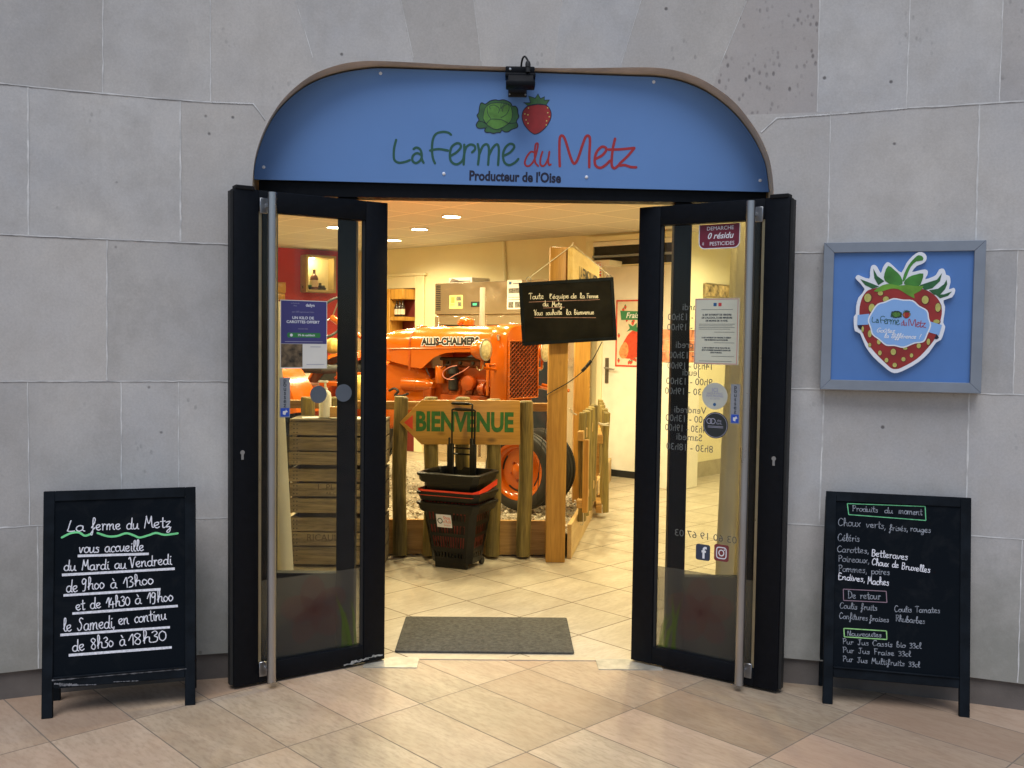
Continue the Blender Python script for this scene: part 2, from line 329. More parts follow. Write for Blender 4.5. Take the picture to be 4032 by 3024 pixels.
# ------------------------------------------------------------------ single-stroke handwriting
GL = {'a': '9|7,9 4,10 1,7 1,2 4,0 7,4 7,9;7,9 7,2 9,0', 'b': '8|1,5 3,14 4,20 2,20 1,12 1,2 4,0 7,3 6,8 3,9 1,6', 'c': '7|7,8 5,10 2,8 1,4 3,0 6,1', 'd': '9|7,8 4,10 1,7 1,2 4,0 7,4 8,20;7,10 7,2 9,0',
 'e': '8|1,4 5,6 6,9 4,10 1,8 1,3 4,0 7,2', 'f': '7|1,4 5,12 6,19 4,21 3,16 3,0 2,-8 0,-7 3,0 6,4', 'g': '9|7,9 4,10 1,7 1,3 4,1 7,5;7,10 7,-4 5,-9 2,-8 4,-3 9,2', 'h': '9|1,4 4,13 4,20 2,20 2,0;2,4 4,9 7,9 7,2 9,0',
 'i': '4|2,10 2,2 4,0;2,14 3,15', 'j': '4|3,10 3,-6 1,-9 0,-6', 'l': '5|1,4 4,13 4,20 2,19 2,3 4,0 5,1', 'm': '13|1,10 1,0;1,5 3,10 5,9 5,0;5,5 8,10 10,9 10,2 12,0', 'n': '9|1,10 1,0;1,5 4,10 6,9 6,2 8,0',
 'o': '8|4,10 1,7 1,2 4,0 7,3 7,8 4,10 6,9 8,9', 'p': '8|1,10 1,-9;1,7 4,10 7,8 7,3 4,0 1,2', 'q': '9|7,9 4,10 1,7 1,2 4,0 7,4;7,10 7,-9 9,-5', 'r': '7|1,10 2,9 2,0;2,5 4,10 6,9', 's': '7|6,9 3,10 2,8 5,5 5,1 3,0 1,1',
 't': '6|3,18 3,3 4,0 6,1;0,11 6,12', 'u': '9|1,10 1,3 3,0 6,3 7,10;7,10 7,2 9,0', 'v': '8|1,10 3,0 6,9 8,9', 'x': '8|1,10 6,0;7,10 1,0', 'z': '8|1,9 6,10 1,1 5,1 6,-5 4,-9 2,-7 7,0',
 'B': '9|2,20 2,0;2,19 6,19 7,15 5,11 2,11;5,11 8,7 6,1 2,0', 'C': '10|9,17 6,20 2,15 1,6 4,0 9,3', 'G': '10|9,17 6,20 2,15 1,6 4,0 8,4 8,9 5,9', 'D': '10|2,20 2,0;1,20 6,19 9,12 8,4 4,0 1,0', 'E': '9|7,19 2,20 2,0 8,1;2,11 6,11', 'F': '8|2,20 2,0;1,20 8,20;2,11 6,11',
 'J': '9|2,19 8,20;5,20 5,3 3,0 1,3', 'L': '10|5,20 4,14 3,6 2,1;2,1 5,0 9,1', 'M': '12|1,0 3,19 3,20 6,8 9,20 9,19 10,3 12,1', 'N': '10|1,0 2,20 7,0 8,20', 'P': '9|2,20 2,0;1,19 6,20 8,15 5,10 2,10', 'R': '9|2,20 2,0;1,19 6,20 8,15 5,11 2,11;4,11 9,0',
 'S': '9|8,18 5,20 3,16 6,9 5,2 2,0 0,4', 'T': '9|0,18 4,20 9,19;5,19 4,0', 'V': '10|0,17 2,20 4,4 5,0 8,17 10,20', '0': '8|4,16 1,12 1,4 4,0 7,4 7,12 4,16', 'O': '7|3,10 1,7 1,3 3,0 6,3 6,7 3,10', '1': '5|0,8 4,18 4,0', '3': '7|1,16 4,18 6,14 3,10 6,7 5,1 1,0', '4': '8|3,18 0,6 7,6;5,11 5,-2',
 '8': '8|6,16 3,18 1,14 6,6 5,0 2,1 1,5 6,13 6,16', '9': '8|6,16 3,18 1,13 3,9 6,13 6,16 5,0 2,-2', ',': '4|2,1 1,-4', "'": '4|2,20 1,15', '-': '6|1,5 5,5', '!': '4|3,20 2,6;2,1 2,0', ' ': '8|', 'H': '10|1,4 4,13 4,20 2,20 2,0;2,4 4,9 7,9 7,2 9,0', '!': '4|4,20 2,6;2,1 2,0'}
ACC = {'é': ('e', '4,13 6,17'), 'è': ('e', '3,17 5,13'), 'à': ('a', '3,17 5,13'), 'û': ('u', '2,13 4,16 6,13')}
def glyph(ch):
    b, ac = ACC.get(ch, (ch, None)); wd, st = GL[b].split('|'); ss = st.split(';') if st else []
    if ac: ss = ss + [ac]
    return float(wd)/10, [[tuple(float(q)/10 for q in p.split(',')) for p in s.split()] for s in ss]
def hand(mb, fr, body, p0, p1, xh, wd, c=.0008, jit=.12, slant=0.0, wob=.05):
    """write on the plane fr from p0 to p1 (plane coordinates), letters xh tall"""
    tot = sum(glyph(ch)[0] for ch in body); d = V((p1[0]-p0[0], p1[1]-p0[1])); kx = d.length/tot; ex = d.normalized(); ey = V((-ex.y, ex.x)); a = 0
    for ch in body:
        gw, ss = glyph(ch); s = 1+random.uniform(-wob, wob); dy = random.uniform(-wob, wob)*xh
        for si, st in enumerate(ss):
            pts = crom(st, 5); q = [V(p0) + ex*((a + x + slant*y*xh/kx)*kx) + ey*(y*xh*s + dy) for x, y in pts]
            mb.ribbon(q, wd, c+.00006*si, fr, jit)
        a += gw
def line(mb, fr, p0, p1, wd, c=.0006, wav=.0): 
    n = 7; mb.ribbon([(p0[0]+(p1[0]-p0[0])*i/n, p0[1]+(p1[1]-p0[1])*i/n + random.uniform(-wav, wav)) for i in range(n+1)], wd, c, fr, .06, False)

# ------------------------------------------------------------------ the concave stone front with its arched opening
RW, XC, Y0 = 5.3, .05, 4.236
def yw(x): return Y0 - (RW - math.sqrt(RW*RW-(x-XC)**2))
def wallhit(u, v):
    d = ray(u, v); y = 4.0
    for _ in range(30): x = d.x*y/d.y; y = yw(x)
    return V((d.x*y/d.y, y, CAMH + d.z*y/d.y))
zf = zm(960, 200, .9584)
RIM = [(35, 550), (38, 500), (48, 430), (75, 345), (115, 265), (165, 195), (235, 130), (310, 85), (400, 55), (480, 43), (560, 42), (700, 48), (900, 60), (1070, 66), (1200, 70), (1400, 71), (1600, 68), (1700, 70), (1780, 82), (1860, 108), (1930, 145), (2010, 205), (2070, 275), (2120, 350), (2155, 430), (2170, 500), (2177, 570)]
SGN = [(42, 528), (45, 480), (58, 420), (85, 345), (125, 270), (180, 205), (250, 150), (330, 112), (420, 88), (500, 76), (560, 72), (700, 76), (900, 83), (1070, 88), (1200, 91), (1400, 98), (1600, 105), (1690, 108), (1760, 118), (1830, 138), (1900, 170), (1970, 218), (2030, 275), (2080, 340), (2120, 410), (2145, 480), (2158, 580)]
rim = [wallhit(*zf(*p)) for p in RIM]
rim2 = []
for p in crom([tuple(q) for q in rim], 4): rim2.append(V((p[0], yw(p[0]), p[2])))
for i in range(1, len(rim2)):
    if rim2[i].x <= rim2[i-1].x: rim2[i].x = rim2[i-1].x + .0006
hx0, hx1 = rim2[0].x, rim2[-1].x
def zhole(x):
    if x <= hx0 or x >= hx1: return None
    for a, b in zip(rim2, rim2[1:]):
        if a.x <= x <= b.x: return a.z + (b.z-a.z)*(x-a.x)/max(b.x-a.x, 1e-6)
D = lambda u, v: wallhit(u*D_, v*D_)
ZB, ZT = .115, 3.3
ROWS = [ZB, .80, 1.40, 1.945, 2.49, ZT]
ROWS[1] = .5*(D(470, 1122).z + D(2150, 1157).z); ROWS[2] = .5*(D(250, 821).z + D(2150, 853).z); ROWS[3] = .5*(D(250, 511).z + D(2170, 546).z); ROWS[4] = .5*(D(240, 195).z + D(1930, 243).z)
XJ = [[D(82, 1300).x, D(2200, 1420).x, -2.9, 2.9], [D(63, 980).x, D(262, 980).x, D(386, 980).x, D(1774, 980).x, D(2091, 980).x, -2.6, 2.7], [D(230, 660).x, D(2195, 660).x, -2.35, 2.8, -3.0], [D(60, 330).x, D(390, 340).x, D(1792, 390).x, D(2112, 390).x, -2.7, 2.9], [D(222, 100).x, D(455, 100).x, D(1768, 120).x, D(1961, 120).x, D(2162, 120).x, -2.4, 2.8]]
VOUS = [((640, 5), (676, 132)), ((866, 0), (893, 132)), ((1023, 0), (1040, 141)), ((1215, 0), (1197, 143)), ((1385, 0), (1342, 143)), ((1614, 0), (1556, 146))]
vx = [tuple(D(*a) for a in p) for p in VOUS]
rng = random.Random(3); TONE = {}
def block(x, z):
    r = max(i for i in range(5) if z >= ROWS[i]-1e-6)
    if r == 4 and XJ[4][1] < x < XJ[4][2]:
        k = sum(1 for a, b in vx if x > a.x + (b.x-a.x)*(z-a.z)/(b.z-a.z)); key = ('v', k)
    else: key = (r, sum(1 for q in XJ[r] if x > q))
    if key not in TONE: TONE[key] = rng.uniform(.2, .8)
    por = 1. if key == ('v', 6) else (.55 if key[0] == 4 and x > D(2162, 120).x else 0.)
    return TONE[key], por
xs = sorted(set([-3.4+.04*i for i in range(171)] + [p.x for p in rim2] + [q for r in XJ for q in r] + [hx0+(hx1-hx0)*i/230 for i in range(1, 230)]))
xs = [x for i, x in enumerate(xs) if i == 0 or x-xs[i-1] > .0004 or x in (hx0, hx1)]
mb = MB(); tones = []
for a, b in zip(xs, xs[1:]):
    xm = (a+b)/2
    za, zb_ = (zhole(a) , zhole(b)); inside = hx0 < xm < hx1
    if inside:
        za = za if za is not None else (rim2[0].z if a <= hx0 else rim2[-1].z); zb_ = zb_ if zb_ is not None else (rim2[-1].z if b >= hx1 else rim2[0].z)
    zl = [ZB]*2 if not inside else [za, zb_]
    zz = [zl] + [[q, q] for q in sorted(ROWS[1:-1] + ([2.36+.014*i for i in range(68)] if inside else [2.9, 2.7])) if q > max(zl)+.001] + [[ZT, ZT]]
    for lo, hi in zip(zz, zz[1:]):
        mb.add([(a, yw(a), lo[0]), (b, yw(b), lo[1]), (b, yw(b), hi[1]), (a, yw(a), hi[0])], [(0, 1, 2, 3)])
        tones.append(block(xm, (lo[0]+lo[1]+hi[0]+hi[1])/4))
front = thing('stone_facade', 'concave pale limestone shop front with an arched opening and thin mortar joints', 'wall', (0, 4.236, 0))
fw_o = mb.build('stone_wall', m_stone, front)
for nm, k in (('tone', 0), ('porous', 1)):
    at = fw_o.data.attributes.new(nm, 'FLOAT', 'FACE')
    for i, tv in enumerate(tones): at.data[i].value = tv[k]
def wstrip(mb, pts, wd, lift=.0015, jit=.35):
    P = []
    for a, b in zip(pts, pts[1:]):
        n = max(2, int((V(b)-V(a)).length/.03)); P += [V(a)+(V(b)-V(a))*i/n for i in range(n)]
    P.append(V(pts[-1])); vs = []
    for i, p in enumerate(P):
        t = P[min(i+1, len(P)-1)]-P[max(i-1, 0)]; nx, nz = -t.z, math.hypot(t.x, t.y); l = math.hypot(nx, nz); nx /= l; nz /= l
        h = wd*.5*(1+random.uniform(-jit, jit)); j = random.uniform(-.0012, .0012)
        for k in (-1, 1): x = p.x+nx*(h*k+j); vs.append((x, yw(x)-lift, p.z+nz*(h*k+j)))
    mb.add(vs, [(2*i, 2*i+2, 2*i+3, 2*i+1) for i in range(len(P)-1)])
mj = MB(); md = MB()
def joint(pts, wd=.006, dark=0):
    dark *= .6
    q = [D(*p) if isinstance(p, tuple) and len(p) == 2 else p for p in pts]; wstrip(mj, q, wd*.85)
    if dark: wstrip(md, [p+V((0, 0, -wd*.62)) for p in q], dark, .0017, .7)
def hz(u0, v0, u1, v1, z, **k):
    a, b = D(u0, v0), D(u1, v1); joint([V((a.x, 0, z)), V((b.x, 0, z))], **k)
K1 = D(547, 224); K2 = D(573, 259); K3 = D(1678, 255); K4 = D(1644, 286)
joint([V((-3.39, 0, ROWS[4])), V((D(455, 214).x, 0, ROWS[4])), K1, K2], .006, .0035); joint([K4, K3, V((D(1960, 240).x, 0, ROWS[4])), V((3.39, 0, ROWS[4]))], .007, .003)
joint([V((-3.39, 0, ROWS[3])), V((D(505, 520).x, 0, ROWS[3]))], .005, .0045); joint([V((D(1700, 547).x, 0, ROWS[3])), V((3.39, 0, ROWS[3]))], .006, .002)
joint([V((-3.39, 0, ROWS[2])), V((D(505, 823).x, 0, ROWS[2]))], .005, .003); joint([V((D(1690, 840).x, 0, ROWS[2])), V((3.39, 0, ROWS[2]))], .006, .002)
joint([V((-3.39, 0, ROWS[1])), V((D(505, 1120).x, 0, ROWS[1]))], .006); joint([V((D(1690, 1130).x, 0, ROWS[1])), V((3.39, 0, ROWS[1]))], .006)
for r in range(5):
    for q in XJ[r]: joint([V((q, 0, ROWS[r]+.003)), V((q+random.uniform(-.004, .004), 0, ROWS[r+1]-.003))], random.choice((.004, .005, .007)))
for (a, b) in vx: 
    t = (ZT-a.z)/(a.z-b.z); joint([V((a.x+(a.x-b.x)*t, 0, ZT)), a, V((b.x, 0, b.z+.015))], .0095)
mj.build('mortar_joint', m_mortar, front); md.build('open_joint_shade', m_mortard, front)
# plinth, set back a little under the wall
mb = MB()
for a, b in zip(xs, xs[1:]):
    if hx0-.001 < (a+b)/2 < hx1+.001: continue
    mb.add([(a, yw(a)+.018, -.02), (b, yw(b)+.018, -.02), (b, yw(b)+.018, ZB), (a, yw(a)+.018, ZB)], [(0, 1, 2, 3)]); mb.add([(a, yw(a)+.018, ZB), (b, yw(b)+.018, ZB), (b, yw(b), ZB), (a, yw(a), ZB)], [(0, 1, 2, 3)])
pv = mb
for sg_ in (-1, 1):
    k = MB(); sel = [f for f in pv.f if (sum(pv.v[i].x for i in f) > 0) == (sg_ > 0)]
    for f in sel: k.add([pv.v[i] for i in f], [tuple(range(len(f)))])
    k.build('plinth', m_plinth, front)
# tan reveal of the arch, between the wall's edge and the sign
YS = 4.28; SF = Fr((0, YS, 0), (1, 0, 0), (0, 0, 1))
sgn = [SF.px(*zf(*p)) for p in SGN]; sgn2 = crom(sgn, 4)
mb = MB(); n = len(rim2); ins = []
for i in range(n): a, b = sgn2[min(int(i*len(sgn2)/n), len(sgn2)-1)]; ins.append(V((XC+(a-XC)*1.004, YS+.012, 1.9+(b-1.9)*1.012)))
F_ = [V((hx0, yw(hx0), 0))] + rim2 + [V((hx1, yw(hx1), 0))]; B_ = [V((ins[0].x, YS+.012, 0))] + ins + [V((ins[-1].x, YS+.012, 0))]
C_ = [V((p.x, 4.55, p.z)) for p in B_]
for A_, Bq in ((F_, B_), (B_, C_)):
    k = len(mb.v); mb.add(A_ + Bq, [(i, i+1, len(A_)+i+1, len(A_)+i) for i in range(len(A_)-1)])
mb.build('arch_reveal', m_reveal, front)

# ------------------------------------------------------------------ blue fascia sign
sign = thing('fascia_sign', 'blue arched fascia sign with green and red lettering over the open doors', 'sign', (XC, YS, 2.18))
mb = MB(); mb.prism(sgn2, -.010, 0, SF); mb.build('panel', m_blue, sign)
zl = zm(1520, 480, .47016)
LOGO_G = ['85,150 68,220 65,290 75,325 110,342 160,335 200,320', '230,228 255,215 285,230 298,265 300,310 315,343', '298,278 260,262 225,285 222,325 250,345 285,325 300,295', '545,108 520,90 475,84 420,100 392,150 385,230 392,300 410,348', '368,240 440,228 520,240', '540,285 590,255 625,215 620,185 590,180 550,210 535,270 545,330 590,355 640,325 655,270', '655,190 655,270 650,358', '655,270 670,215 705,190 740,200 745,230 720,255', '768,185 780,260 770,358', '778,280 810,205 845,188 862,230 855,360', '862,280 895,215 930,188 945,230 938,362', '985,285 1040,255 1072,215 1065,190 1035,185 1000,215 980,270 990,335 1030,362 1080,340 1108,310']
LOGO_R1 = ['1255,262 1215,250 1180,290 1162,340 1175,368 1205,365 1240,320 1262,250 1272,190 1262,180 1250,200 1245,280 1250,340 1275,370', '1310,250 1295,300 1292,350 1310,370 1335,355 1360,300 1368,250', '1368,250 1358,320 1365,360 1382,355']
LOGO_R2 = ['1455,372 1452,260 1455,140 1475,115 1500,150 1540,280 1565,340 1585,345 1610,300 1650,180 1675,122 1700,120 1708,160 1702,280 1702,380', '1755,310 1810,280 1842,240 1838,215 1805,210 1765,250 1748,310 1755,365 1795,385 1840,360 1875,325', '1918,140 1900,220 1890,310 1892,370 1915,388 1945,365', '1860,232 1960,230 2080,218', '2080,220 2020,290 1950,360 2000,362 2050,378 2095,380']
def pp(s): return [tuple(float(q) for q in p.split(',')) for p in s.split()]
def logo(mb, mp, fr, w0, c=.0008):
    for i, (grp, k) in enumerate(((LOGO_G, 1), (LOGO_R1, .8), (LOGO_R2, 1.1))):
        mb.use(0 if i == 0 else 1)
        for j, s in enumerate(grp): mb.ribbon(crom([mp(*p) for p in pp(s)], 7), w0*k, c + (j % 3)*.0002, fr)
mb = MB(); logo(mb, lambda x, y: SF.px(*zl(x, y)), SF, .0105)
mb.use(2); a, b = SF.px(*zl(1080, 462)); a0, _ = SF.px(*zl(697, 452)); a1, _ = SF.px(*zl(1458, 470))
tmp = MB().text("Producteur de l'Oise", WORLD, .1); wd0 = max(q.x for q in tmp.v)-min(q.x for q in tmp.v)
rl = Fr(SF.p(a, b), (math.cos(.0125), 0, -math.sin(.0125)), (math.sin(.0125), 0, math.cos(.0125)))
mb.text("Producteur de l'Oise", rl.sh(0, -.001), .060, (a1-a0)/(wd0*.6), .0008, .0022)
mb.build('lettering', [m_dgreen, m_dred, m_navy], sign)
zc = zm(1860, 350, .17179)
CAB = [(85, 830), (120, 760), (150, 710), (105, 610), (145, 550), (160, 430), (185, 340), (225, 320), (300, 350), (400, 280), (520, 250), (600, 265), (700, 250), (780, 270), (840, 300), (890, 340), (915, 395), (990, 400), (1035, 460), (1045, 560), (1065, 640), (1010, 740), (1040, 830), (1020, 890), (900, 930), (820, 985), (740, 985), (675, 950), (640, 1000), (560, 1005), (480, 1025), (400, 1000), (320, 1000), (280, 960), (290, 900), (180, 910), (120, 890)]
CIN = [(320, 800), (250, 690), (260, 560), (300, 430), (400, 350), (540, 320), (700, 330), (860, 380), (915, 560), (900, 690), (830, 790), (700, 880), (540, 930), (400, 870)]
CLN = ['340,430 350,560 420,680', '410,460 400,400 480,370 560,400 620,470 590,560', '660,340 650,460 690,400 740,340', '690,520 700,440 720,400 800,350 840,400 830,500 760,600 650,660', '320,800 420,700 550,695 650,705 720,730 820,790', '160,740 250,760 320,800', '830,790 920,790 1010,775', '330,870 300,900', '670,910 675,950']
SBODY = [(1280, 390), (1180, 480), (1140, 600), (1150, 720), (1200, 840), (1300, 960), (1400, 1030), (1460, 1035), (1560, 990), (1680, 880), (1770, 740), (1805, 620), (1790, 500), (1700, 380), (1500, 350)]
SCR = [(1180, 320), (1330, 318), (1290, 165), (1440, 215), (1505, 115), (1560, 225), (1655, 180), (1650, 260), (1765, 250), (1690, 370), (1500, 355), (1280, 390)]
SSD = [(1287, 440), (1203, 575), (1230, 712), (1274, 790), (1724, 435), (1728, 548), (1762, 640), (1702, 735), (1695, 828), (1272, 596)]
def veg(mb_c, mb_s, mp, fr, k, c=.0006):
    P = lambda L: [mp(*p) for p in L]
    mb_c.use(0).poly(crom(P(CAB), 3, True), c, fr); mb_c.use(1).poly(crom(P(CIN), 4, True), c+.0004, fr)
    mb_c.use(2).ribbon(crom(P(CAB+CAB[:2]), 3), .0036*k, c+.0008, fr); mb_c.ribbon(crom(P(CIN+CIN[:2]), 4), .0022*k, c+.0008, fr)
    for s in CLN: mb_c.ribbon(crom(P(pp(s)), 5), .0022*k, c+.001, fr)
    mb_s.use(0).poly(crom(P(SBODY), 4, True), c, fr); mb_s.use(1).poly(P(SCR), c+.0004, fr); mb_s.use(2).ribbon(crom(P(SBODY+SBODY[:2]), 4), .0034*k, c+.0006, fr); mb_s.ribbon(P(SCR+SCR[:2]), .0034*k, c+.0008, fr)
    mb_s.use(3)
    for q in SSD: a, b = mp(*q); mb_s.disc(a, b, .0030*k, c+.0008, fr, 10)
mc, ms = MB(), MB(); veg(mc, ms, lambda x, y: SF.px(*zc(x, y)), SF, 1.)
mc.build('cabbage_emblem', [m_leafd, m_leafl, m_navy], sign); ms.build('strawberry_emblem', [m_berry, m_leafd, m_navy, m_seed], sign)
for q in ((82, 478), (562, 93), (1684, 128), (2121, 533), (822, 505), (1408, 519)):
    a, b = SF.px(*zf(*q)); MB().lathe([(.0075, 0), (.0072, .002), (.005, .004), (0, .0048)], SF.sh(a, b, .0005), 14).build('screw', m_wht, sign)

# ------------------------------------------------------------------ black floodlight over the sign
zq = zm(1960, 200, .12055); LF = Fr((0, 4.20, 0), (1, 0, 0), (0, 0, 1))
def lq(x, y, c=0): a, b = LF.px(*zq(x, y), c); return LF.p(a, b, c)
lamp = thing('floodlight', 'small black outdoor floodlight fixed at the top centre of the blue sign', 'lamp', tuple(lq(720, 900)))
def rect(mb, x0, y0, x1, y1, c0, c1):
    a0, b0 = LF.px(*zq(x0, y1), c1); a1, b1 = LF.px(*zq(x1, y0), c1); mb.box((a0, b0, c0), (a1, b1, c1), LF)
mb = MB(); rect(mb, 250, 505, 1210, 720, -.035, .02); mb.build('back_plate', m_frame, lamp, .006, 2)
mb = MB(); rect(mb, 245, 715, 1240, 850, -.02, .045); rect(mb, 265, 960, 1225, 1120, .02, .10); mb.build('housing', m_frame, lamp, .005, 2)
mb = MB()
a0, b0 = LF.px(*zq(340, 975), .09); a1, b1 = LF.px(*zq(1160, 820), .05)
mb.prism([(.02, b1-.02), (.05, b1+.004), (.095, b0), (.095, b0-.012), (.03, b0-.012)], a0, a1, Fr(LF.o, -LF.z*-1, LF.y, LF.x)); mb.build('sloping_cover', m_frame2, lamp, .003)
mb = MB()
for i in range(9):
    x = 400+i*85; rect(mb, x, 745, x+14, 800, .045, .056)
mb.build('cooling_fin', m_frame2, lamp)
mb = MB(); rect(mb, 340, 1110, 950, 1500, -.082, -.074); rect(mb, 345, 1110, 945, 1180, -.08, .03); mb.build('bracket', m_black, lamp, .002)
for q in ((390, 1408), (900, 1424)):
    a, b = LF.px(*zq(*q), -.07); MB().lathe([(.0042, 0), (.004, .003), (0, .004)], LF.sh(a, b, -.074), 10).build('bolt', m_steel, lamp)
a, b = LF.px(*zq(405, 600), .02); MB().lathe([(.0058, 0), (.005, .003), (0, .004)], LF.sh(a, b, .02), 12).build('bolt', m_steel, lamp)
mb = MB(); mb.tube([lq(985, 700, .05), lq(985, 540, .05), lq(985, 530, .05), lq(985, 430, .05), lq(985, 360, .05), lq(985, 330, .05)], [.0095, .0095, .0115, .0115, .009, .006], 12); mb.build('cable_gland', m_black, lamp)
mb = MB(); mb.tube([V(p) for p in crom([tuple(lq(*p)) for p in ((985, 340, .05), (950, 260, .05), (885, 185, .045), (820, 240, .035), (785, 360, .02), (765, 500, 0), (755, 600, -.03))], 6)], .0042, 8); mb.build('cable', m_black, lamp)

# ------------------------------------------------------------------ black metal entrance frame with side lights
YE = 4.35; EF = Fr((0, YE, 0), (1, 0, 0), (0, 0, 1))
ent = thing('entrance_frame', 'black metal shop entrance frame with a transom and two narrow side lights', 'door frame', (XC, YE, 0))
ZO = .5*(EF.px(845*D_, 428*D_)[1] + EF.px(1380*D_, 440*D_)[1])
xl0, xl1 = EF.px(1331, 1500)[0], EF.px(1404, 1500)[0]; xr0, xr1 = EF.px(2638, 1500)[0], EF.px(2707, 1500)[0]
XL, XR = hx0-.02, hx1+.02
mb = MB(); mb.box((XL, YE-.045, ZO), (XR, YE+.05, 2.40)); mb.box((XL, YE-.03, 2.40), (XR, YE+.03, 2.85)); mb.build('transom', m_frame, ent)
zp = EF.px(660*D_, 1235*D_)[1]
for s, (x0, x1) in ((-1, (xl0, xl1)), (1, (xr0, xr1))):
    mb = MB(); mb.box((x0, YE-.03, 0), (x1, YE+.03, ZO)); mb.build('mullion', m_frame, ent, .003)
    j0, j1 = (XL, XL+.07) if s < 0 else (XR-.07, XR); mb = MB(); mb.box((j0, YE-.03, 0), (j1, YE+.03, ZO)); mb.build('jamb', m_frame2, ent, .003)
    p0, p1 = (j1, x0) if s < 0 else (x1, j0)
    mb = MB(); mb.box((p0, YE-.028, 0), (p1, YE+.028, zp)); mb.build('kick_panel', m_frame2, ent, .003)
    mb = MB(); mb.box((p0, YE-.004, zp), (p1, YE+.004, ZO)); mb.build('side_pane', m_glass, ent)
    fx = (-.60, -.356) if s < 0 else (.468, .76)
    mb = MB(); mb.box((fx[0], 4.252, -.01), (fx[1], 4.392, .0035)); mb.build('pivot_plate', mat('scratched floor plate', (.44, .42, .37), .45, .3, var=.3, scale=12), ent)
mb = MB(); mb.box((-.354, 4.368, -.01), (.056, 4.41, .004)); mb.box((.060, 4.368, -.01), (.466, 4.41, .004)); mb.build('threshold', mat('sill stone', (.56, .45, .33), .5, var=.15), ent)

# ------------------------------------------------------------------ the two glazed door leaves, swung outward
HT = 2.10
def leaf(base0, base1, side, label):
    # side -1: left leaf (outer edge is base0), frame x runs left to right in the picture
    o = V((base0[0], base0[1], 0)); e = V((base1[0]-base0[0], base1[1]-base0[1], 0)); Wd = e.length; fr = Fr(o, e, (0, 0, 1)); 
    root = thing('glass_door', label, 'door', (*(o+e*.5).xy, 0), math.atan2(e.y, e.x), 'open shop door leaves')
    def A(u, v): return fr.px(u, v)
    out_w, inn_w, top_h, bot_h = .105, .106, .087, .092
    x0, x1 = (out_w, Wd-inn_w) if side < 0 else (inn_w, Wd-out_w); T = .052
    mb = MB()
    mb.box((0, .012, -T), (x0, HT, 0), fr); mb.box((x1, .012, -T), (Wd, HT, 0), fr); mb.box((x0, HT-top_h, -T), (x1, HT, -.001), fr); mb.box((x0, .012, -T), (x1, bot_h, -.001), fr)
    fo = mb.build('frame', m_frame, root, .003, 2)
    mb = MB(); mb.box((x0-.005, bot_h-.005, -.030), (x1+.005, HT-top_h+.005, -.024), fr); mb.build('pane', m_glass, root)
    xb = x0 if side < 0 else x1
    mb = MB(); mb.box((min(xb, xb+.013*-side), bot_h, -.022), (max(xb, xb+.013*-side), HT-top_h, -.006), fr); mb.build('glazing_bead', m_bead, root)
    xi = x1 if side < 0 else x0
    mb = MB(); mb.box((min(xi, xi+.012*side), bot_h, -.022), (max(xi, xi+.012*side), HT-top_h, -.010), fr); mb.build('glazing_gasket', m_black, root)
    return root, fr, Wd, x0, x1, A, bot_h
LO, LI, RI, RO = (-1.0997, 3.9613), (-.5123, 4.3399), (.6283, 4.3608), (1.1967, 3.9669)
doorL, fL, WL, xa, xb, AL, bh = leaf(LO, LI, -1, 'left black glass door leaf carrying a purple poster')
doorR, fR, WR, xc, xd, AR, _ = leaf(RI, RO, 1, 'right black glass door leaf with mirrored opening hours')
for root, fr, A, px_top, px_bot, sg in ((doorL, fL, AL, (593, 416), (582, 1478), -1), (doorR, fR, AR, (1621, 434), (1597, 1480), 1)):
    c = .062; q0 = fr.px(px_top[0]*D_, px_top[1]*D_, c); q1 = fr.px(px_bot[0]*D_, px_bot[1]*D_, c); xm = (q0[0]+q1[0])/2
    h = MB().tube([fr.p(xm, max(q1[1], .03), c), fr.p(xm, q0[1], c)], .0188, 20).build('pull_handle', m_steel, root)
    for yy in (q0[1]-.05, q1[1]+.05):
        k = MB(); k.box((min(xm, xm+sg*.034), yy-.032, .002), (max(xm, xm+sg*.034), yy+.032, .008), fr); k.box((xm-.008, yy-.008, .008), (xm+.008, yy+.008, c), fr); k.build('handle_bracket', m_steel, h, .002)
for root, fr, q in ((doorL, fL, (954, 1789)), (doorR, fR, (2440+800*.7592, 1500+412*.7592))):
    a, b = fr.px(*q); k = MB(); k.lathe([(.0095, 0), (.0095, .003), (0, .003)], fr.sh(a, b+.008, .0005), 16); k.box((a-.005, b-.022, .0005), (a+.005, b+.004, .0034), fr); k.build('lock_cylinder', m_steel, root)
for root, fr, W_, s in ((doorL, fL, WL, -1), (doorR, fR, WR, 1)):
    k = MB(); x = .006 if s < 0 else W_-.085; k.box((x, HT-.004, -.045), (x+.08, HT+.014, .004), fr); k.build('pivot_block', m_frame2, root, .003)
    k = MB(); x = -.012 if s < 0 else W_; k.box((x, .02, -.045), (x+.012, HT-.01, -.012), fr); k.build('edge_strip', m_black, root)
    x = WL-.01 if s < 0 else -.006; k = MB(); k.box((x, .015, -.05), (x+.016, HT-.04, -.02), fr); k.build('brush_seal', m_black, root)
k = MB()
for i in range(5): k.ribbon([(WL-.20+.035*i+.012*j, .020+.004*i+random.uniform(-.004, .004)) for j in range(5)], random.uniform(.004, .012), .0006+.0002*i, fL, .6)
k.build('scuff_mark', mat('bare scuffed metal', (.34, .34, .33), .7, var=.5, scale=60), doorL)
